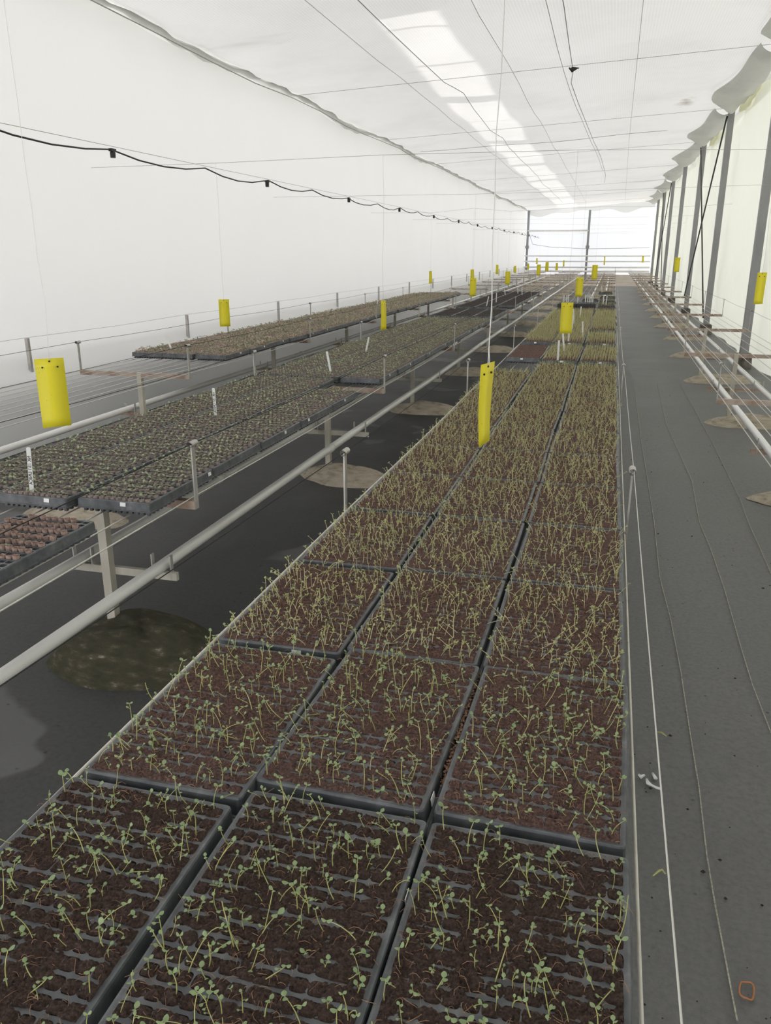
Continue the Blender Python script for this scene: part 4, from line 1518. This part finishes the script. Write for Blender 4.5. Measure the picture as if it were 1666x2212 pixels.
# ------------------------------------------------------------------ overhead wires and cables
TRAP_P.sort(key=lambda p: p[1])
clusters = []
for p in TRAP_P:
    if clusters and p[1] - clusters[-1][0][1] < 2.4:
        clusters[-1].append(p)
    else:
        clusters.append([p])
for i, cl in enumerate(clusters):
    y = sum(p[1] for p in cl) / len(cl)
    cl.sort()
    kn = []
    for p in cl:
        if not kn or p[0] - kn[-1][0] > 0.02:
            kn.append(p)
    p = [(XL + 0.02, kn[0][1] + 0.35, kn[0][2] + 0.03)] + kn + [(POST_X - 0.06, kn[-1][1] + 0.2, kn[-1][2] + 0.05)]
    o = ob('cross_wire', G().tube(p, 0.0016, 5).mesh('cross_wire', M['ceil_wire'], True))
    tag(o, f'thin wire strung across the house at trap height, {ORD[i + 1]} from near', 'wire', 'cross wires carrying the traps')
for i, y in enumerate(POST_Y[1:] + [20.75]):
    odd = y == 20.75
    p = [(XL + (POST_X - XL) * k / 14, y - 0.18 + 0.36 * k / 14 + (0.10 * math.sin(k * 1.1) if odd else 0), ceil_z(XL + (POST_X - XL) * k / 14) - 0.02 - (0.05 * math.sin(math.pi * k / 14) if odd else 0)) for k in range(15)]
    o = ob('ceiling_cross_wire', G().tube(p, 0.005 if odd else 0.0032, 5).mesh('ceiling_cross_wire', M['ceil_wire'], True))
    tag(o, 'wavy dark cable crossing under the ceiling screen' if odd else f'straight wire crossing under the ceiling screen, {ORD[i + 1]} from near', 'wire', None if odd else 'ceiling cross wires')
for i, (pts, rad, lab) in enumerate((
        ([(-3.2, 2), (-3.2, 46)], 0.003, 'straight wire along the ceiling left of the bright strip'),
        ([(-2.75, 2), (-2.72, 9.0), (-2.69, 13.3), (-2.55, 14.2), (-2.73, 18.5), (-2.6, 19.6), (-2.7, 24), (-2.62, 26), (-2.72, 31), (-2.75, 46)], 0.0052, 'kinked dark cable along the ceiling across the bright strip'),
        ([(-1.63, 2), (-1.63, 48)], 0.0033, 'straight wire along the ceiling right of the bright strip'),
        ([(-0.75, 2), (-0.73, 10.0), (-0.80, 13.5), (-0.86, 14.2), (-0.76, 19.2), (-0.57, 25.7), (-0.50, 31), (-0.62, 36)], 0.0055, 'wavy dark cable along the middle of the ceiling'),
        ([(-0.93, 2), (-0.90, 10.0), (-0.93, 13.5), (-0.82, 19.2), (-0.64, 25.7), (-0.56, 31)], 0.004, 'thin wire beside the wavy ceiling cable'),
        ([(0.06, 2), (0.09, 12), (0.13, 22), (0.36, 49)], 0.0033, 'straight wire along the ceiling nearest the right wall'),
        ([(-4.86, 2), (-4.86, 48)], 0.006, 'dark wire along the top of the left film wall'))):
    P = []
    for (a, b), (c, d) in zip(pts[:-1], pts[1:]):
        m = max(2, int((d - b) / 1.3))
        for k in range(m):
            t = k / m
            x, y = a + (c - a) * t, b + (d - b) * t
            P.append((x, y, float(sag(np.array(x), np.array(y))) - 0.028 - (0.09 if x < -4.5 else 0)))
    o = ob('ceiling_wire', G().tube(P, rad, 5).mesh('ceiling_wire', M['ceil_wire'], True))
    tag(o, lab, 'wire')
o = ob('cable_knot', G().tube([(-0.83, 13.05, 4.16), (-0.79, 13.1, 4.13), (-0.74, 13.12, 4.16), (-0.80, 13.2, 4.18), (-0.70, 13.15, 4.17)], [0.01, 0.022, 0.018, 0.022, 0.006], 6).mesh('cable_knot', M['dark_wire'], True))
tag(o, 'dark tangled knot where ceiling cable meets a cross wire', 'knot')

# string of lamp holders over the far-left bench
r = ob('light_cable', None)
tag(r, 'black cable with empty lamp holders hanging over the far-left bench', 'cable')
XC, ZC = -3.8, 2.43
socks = [5.95 + 3.0 * k for k in range(-2, 14)]
P, Pw = [], []
for a, b in zip(socks[:-1], socks[1:]):
    for k in range(8):
        t = k / 8
        d = 0.055 * (1 - (2 * ((t * 2) % 1) - 1) ** 2)
        P.append((XC + 0.015 * math.sin(a * 3 + t * 6), a + (b - a) * t, ZC - 0.012 - d + 0.01 * math.sin(a)))
Pw = [(XC + 0.01, y, ZC + 0.004 + 0.008 * math.sin(y * 2.1)) for y in np.arange(0, 46, 1.5)]
ob('cable', G().tube(P, 0.0065, 6).mesh('cable', M['cable'], True), r)
ob('support_wire', G().tube(Pw, 0.002, 5).mesh('support_wire', M['ceil_wire'], True), r)
SK = G().tube([(0, 0, 0.0), (0, 0, -0.02), (0, 0, -0.055)], [0.016, 0.022, 0.020], 10)
SK.box((0, 0, 0.0), (0.03, 0.06, 0.02))
SKM = SK.mesh('lamp_holder', M['cable'])
for y in socks[1:-1]:
    ob('lamp_holder', SKM, r, loc=(XC, y, ZC - 0.02))

# ------------------------------------------------------------------ small litter
p0 = at_z(1612, 2147, 0)
P = []
for k in range(22):
    t = 2 * math.pi * k / 20
    P.append((p0[0] + 0.016 * math.cos(t) * (1 + 0.25 * math.sin(2 * t)), p0[1] + 0.027 * math.sin(t) + 0.004 * math.sin(3 * t), 0.011 + 0.002 * math.sin(2 * t)))
o = ob('rubber_band', G().tube(P, 0.0022, 6).mesh('rubber_band', M['rubber'], True))
tag(o, 'orange rubber band lying on the aisle floor at bottom right', 'rubber band')
for pts, lab in (([(1411, 1893), (1424, 1882), (1431, 1880), (1438, 1889)], 'bent pale green blade on the aisle floor near the front right tray'),
                 ([(1419, 1582), (1430, 1584), (1440, 1591)], 'pale green straw on the aisle floor beside the guide wire')):
    q = [at_z(a, b, 0.01) for a, b in pts]
    o = ob('grass_blade', G().tube([(a[0], a[1], 0.012) for a in q], [0.002] + [0.004] * (len(q) - 2) + [0.002], 4).mesh('grass_blade', M['stem'], True))
    tag(o, lab, 'grass blade')
cr = G()
for _ in range(420):
    y = 1.4 + 14 * random.random() ** 2
    x = random.uniform(0.16, 1.0) if random.random() < 0.75 else random.uniform(-1.6, -1.0)
    s = random.uniform(0.0015, 0.007) * (1.3 if random.random() < 0.1 else 0.7)
    pts = [(x + s * random.uniform(.6, 1.2) * a, y + s * random.uniform(.6, 1.2) * b, 0.006 + s * c) for a, b, c in ((1, 0, 0), (0, 1, 0), (-1, 0, 0), (0, -1, 0), (0, 0, .8))]
    cr.add(pts, [(0, 1, 4), (1, 2, 4), (2, 3, 4), (3, 0, 4)])
o = ob('soil_crumbs', cr.mesh('soil_crumbs', M['crumb']))
tag(o, 'dark crumbs of soil scattered over the aisle floor', 'soil', kind='stuff')

# reddish peat spilled into the gaps between tray columns
for lab, x, ya_, yb_ in (('reddish peat spilled between middle and right tray columns, near the front', -0.2205, 1.20, 1.62),
                         ('reddish peat spilled between left and middle tray columns, further back', -0.5455, 2.75, 3.65),
                         ('reddish peat spilled between middle and right tray columns, further back', -0.2205, 2.75, 4.2)):
    r_ = random.Random(int(ya_ * 100))
    sp = G()
    for k in range(int((yb_ - ya_) * 700)):
        cx, cy = x + r_.gauss(0, 0.0028), r_.uniform(ya_, yb_)
        s_ = r_.uniform(0.0015, 0.004)
        cz = Z_TOP - 0.006 + r_.uniform(-0.003, 0.006)
        sp.add([(cx + s_ * r_.uniform(.6, 1.2) * a, cy + s_ * r_.uniform(.6, 1.2) * b, cz + s_ * c * r_.uniform(.6, 1.1)) for a, b, c in ((1, 0, 0), (0, 1, 0), (-1, 0, 0), (0, -1, 0), (0, 0, 1), (0, 0, -1))],
               [(0, 1, 4), (1, 2, 4), (2, 3, 4), (3, 0, 4), (1, 0, 5), (2, 1, 5), (3, 2, 5), (0, 3, 5)])
    for k in range(int((yb_ - ya_) * 60)):
        cx, cy, a = x + r_.gauss(0, 0.004), r_.uniform(ya_, yb_), r_.uniform(0, 6.28)
        L_ = r_.uniform(0.006, 0.016)
        sp.tube([(cx, cy, Z_TOP), (cx + L_ * 0.5 * math.cos(a), cy + L_ * 0.5 * math.sin(a), Z_TOP + 0.004), (cx + L_ * math.cos(a + .5), cy + L_ * math.sin(a + .5), Z_TOP + 0.001)], 0.0004, 3, caps=False)
    o = ob('spilled_peat', sp.mesh('spilled_peat', M['fibre']))
    tag(o, lab, 'soil', kind='stuff')
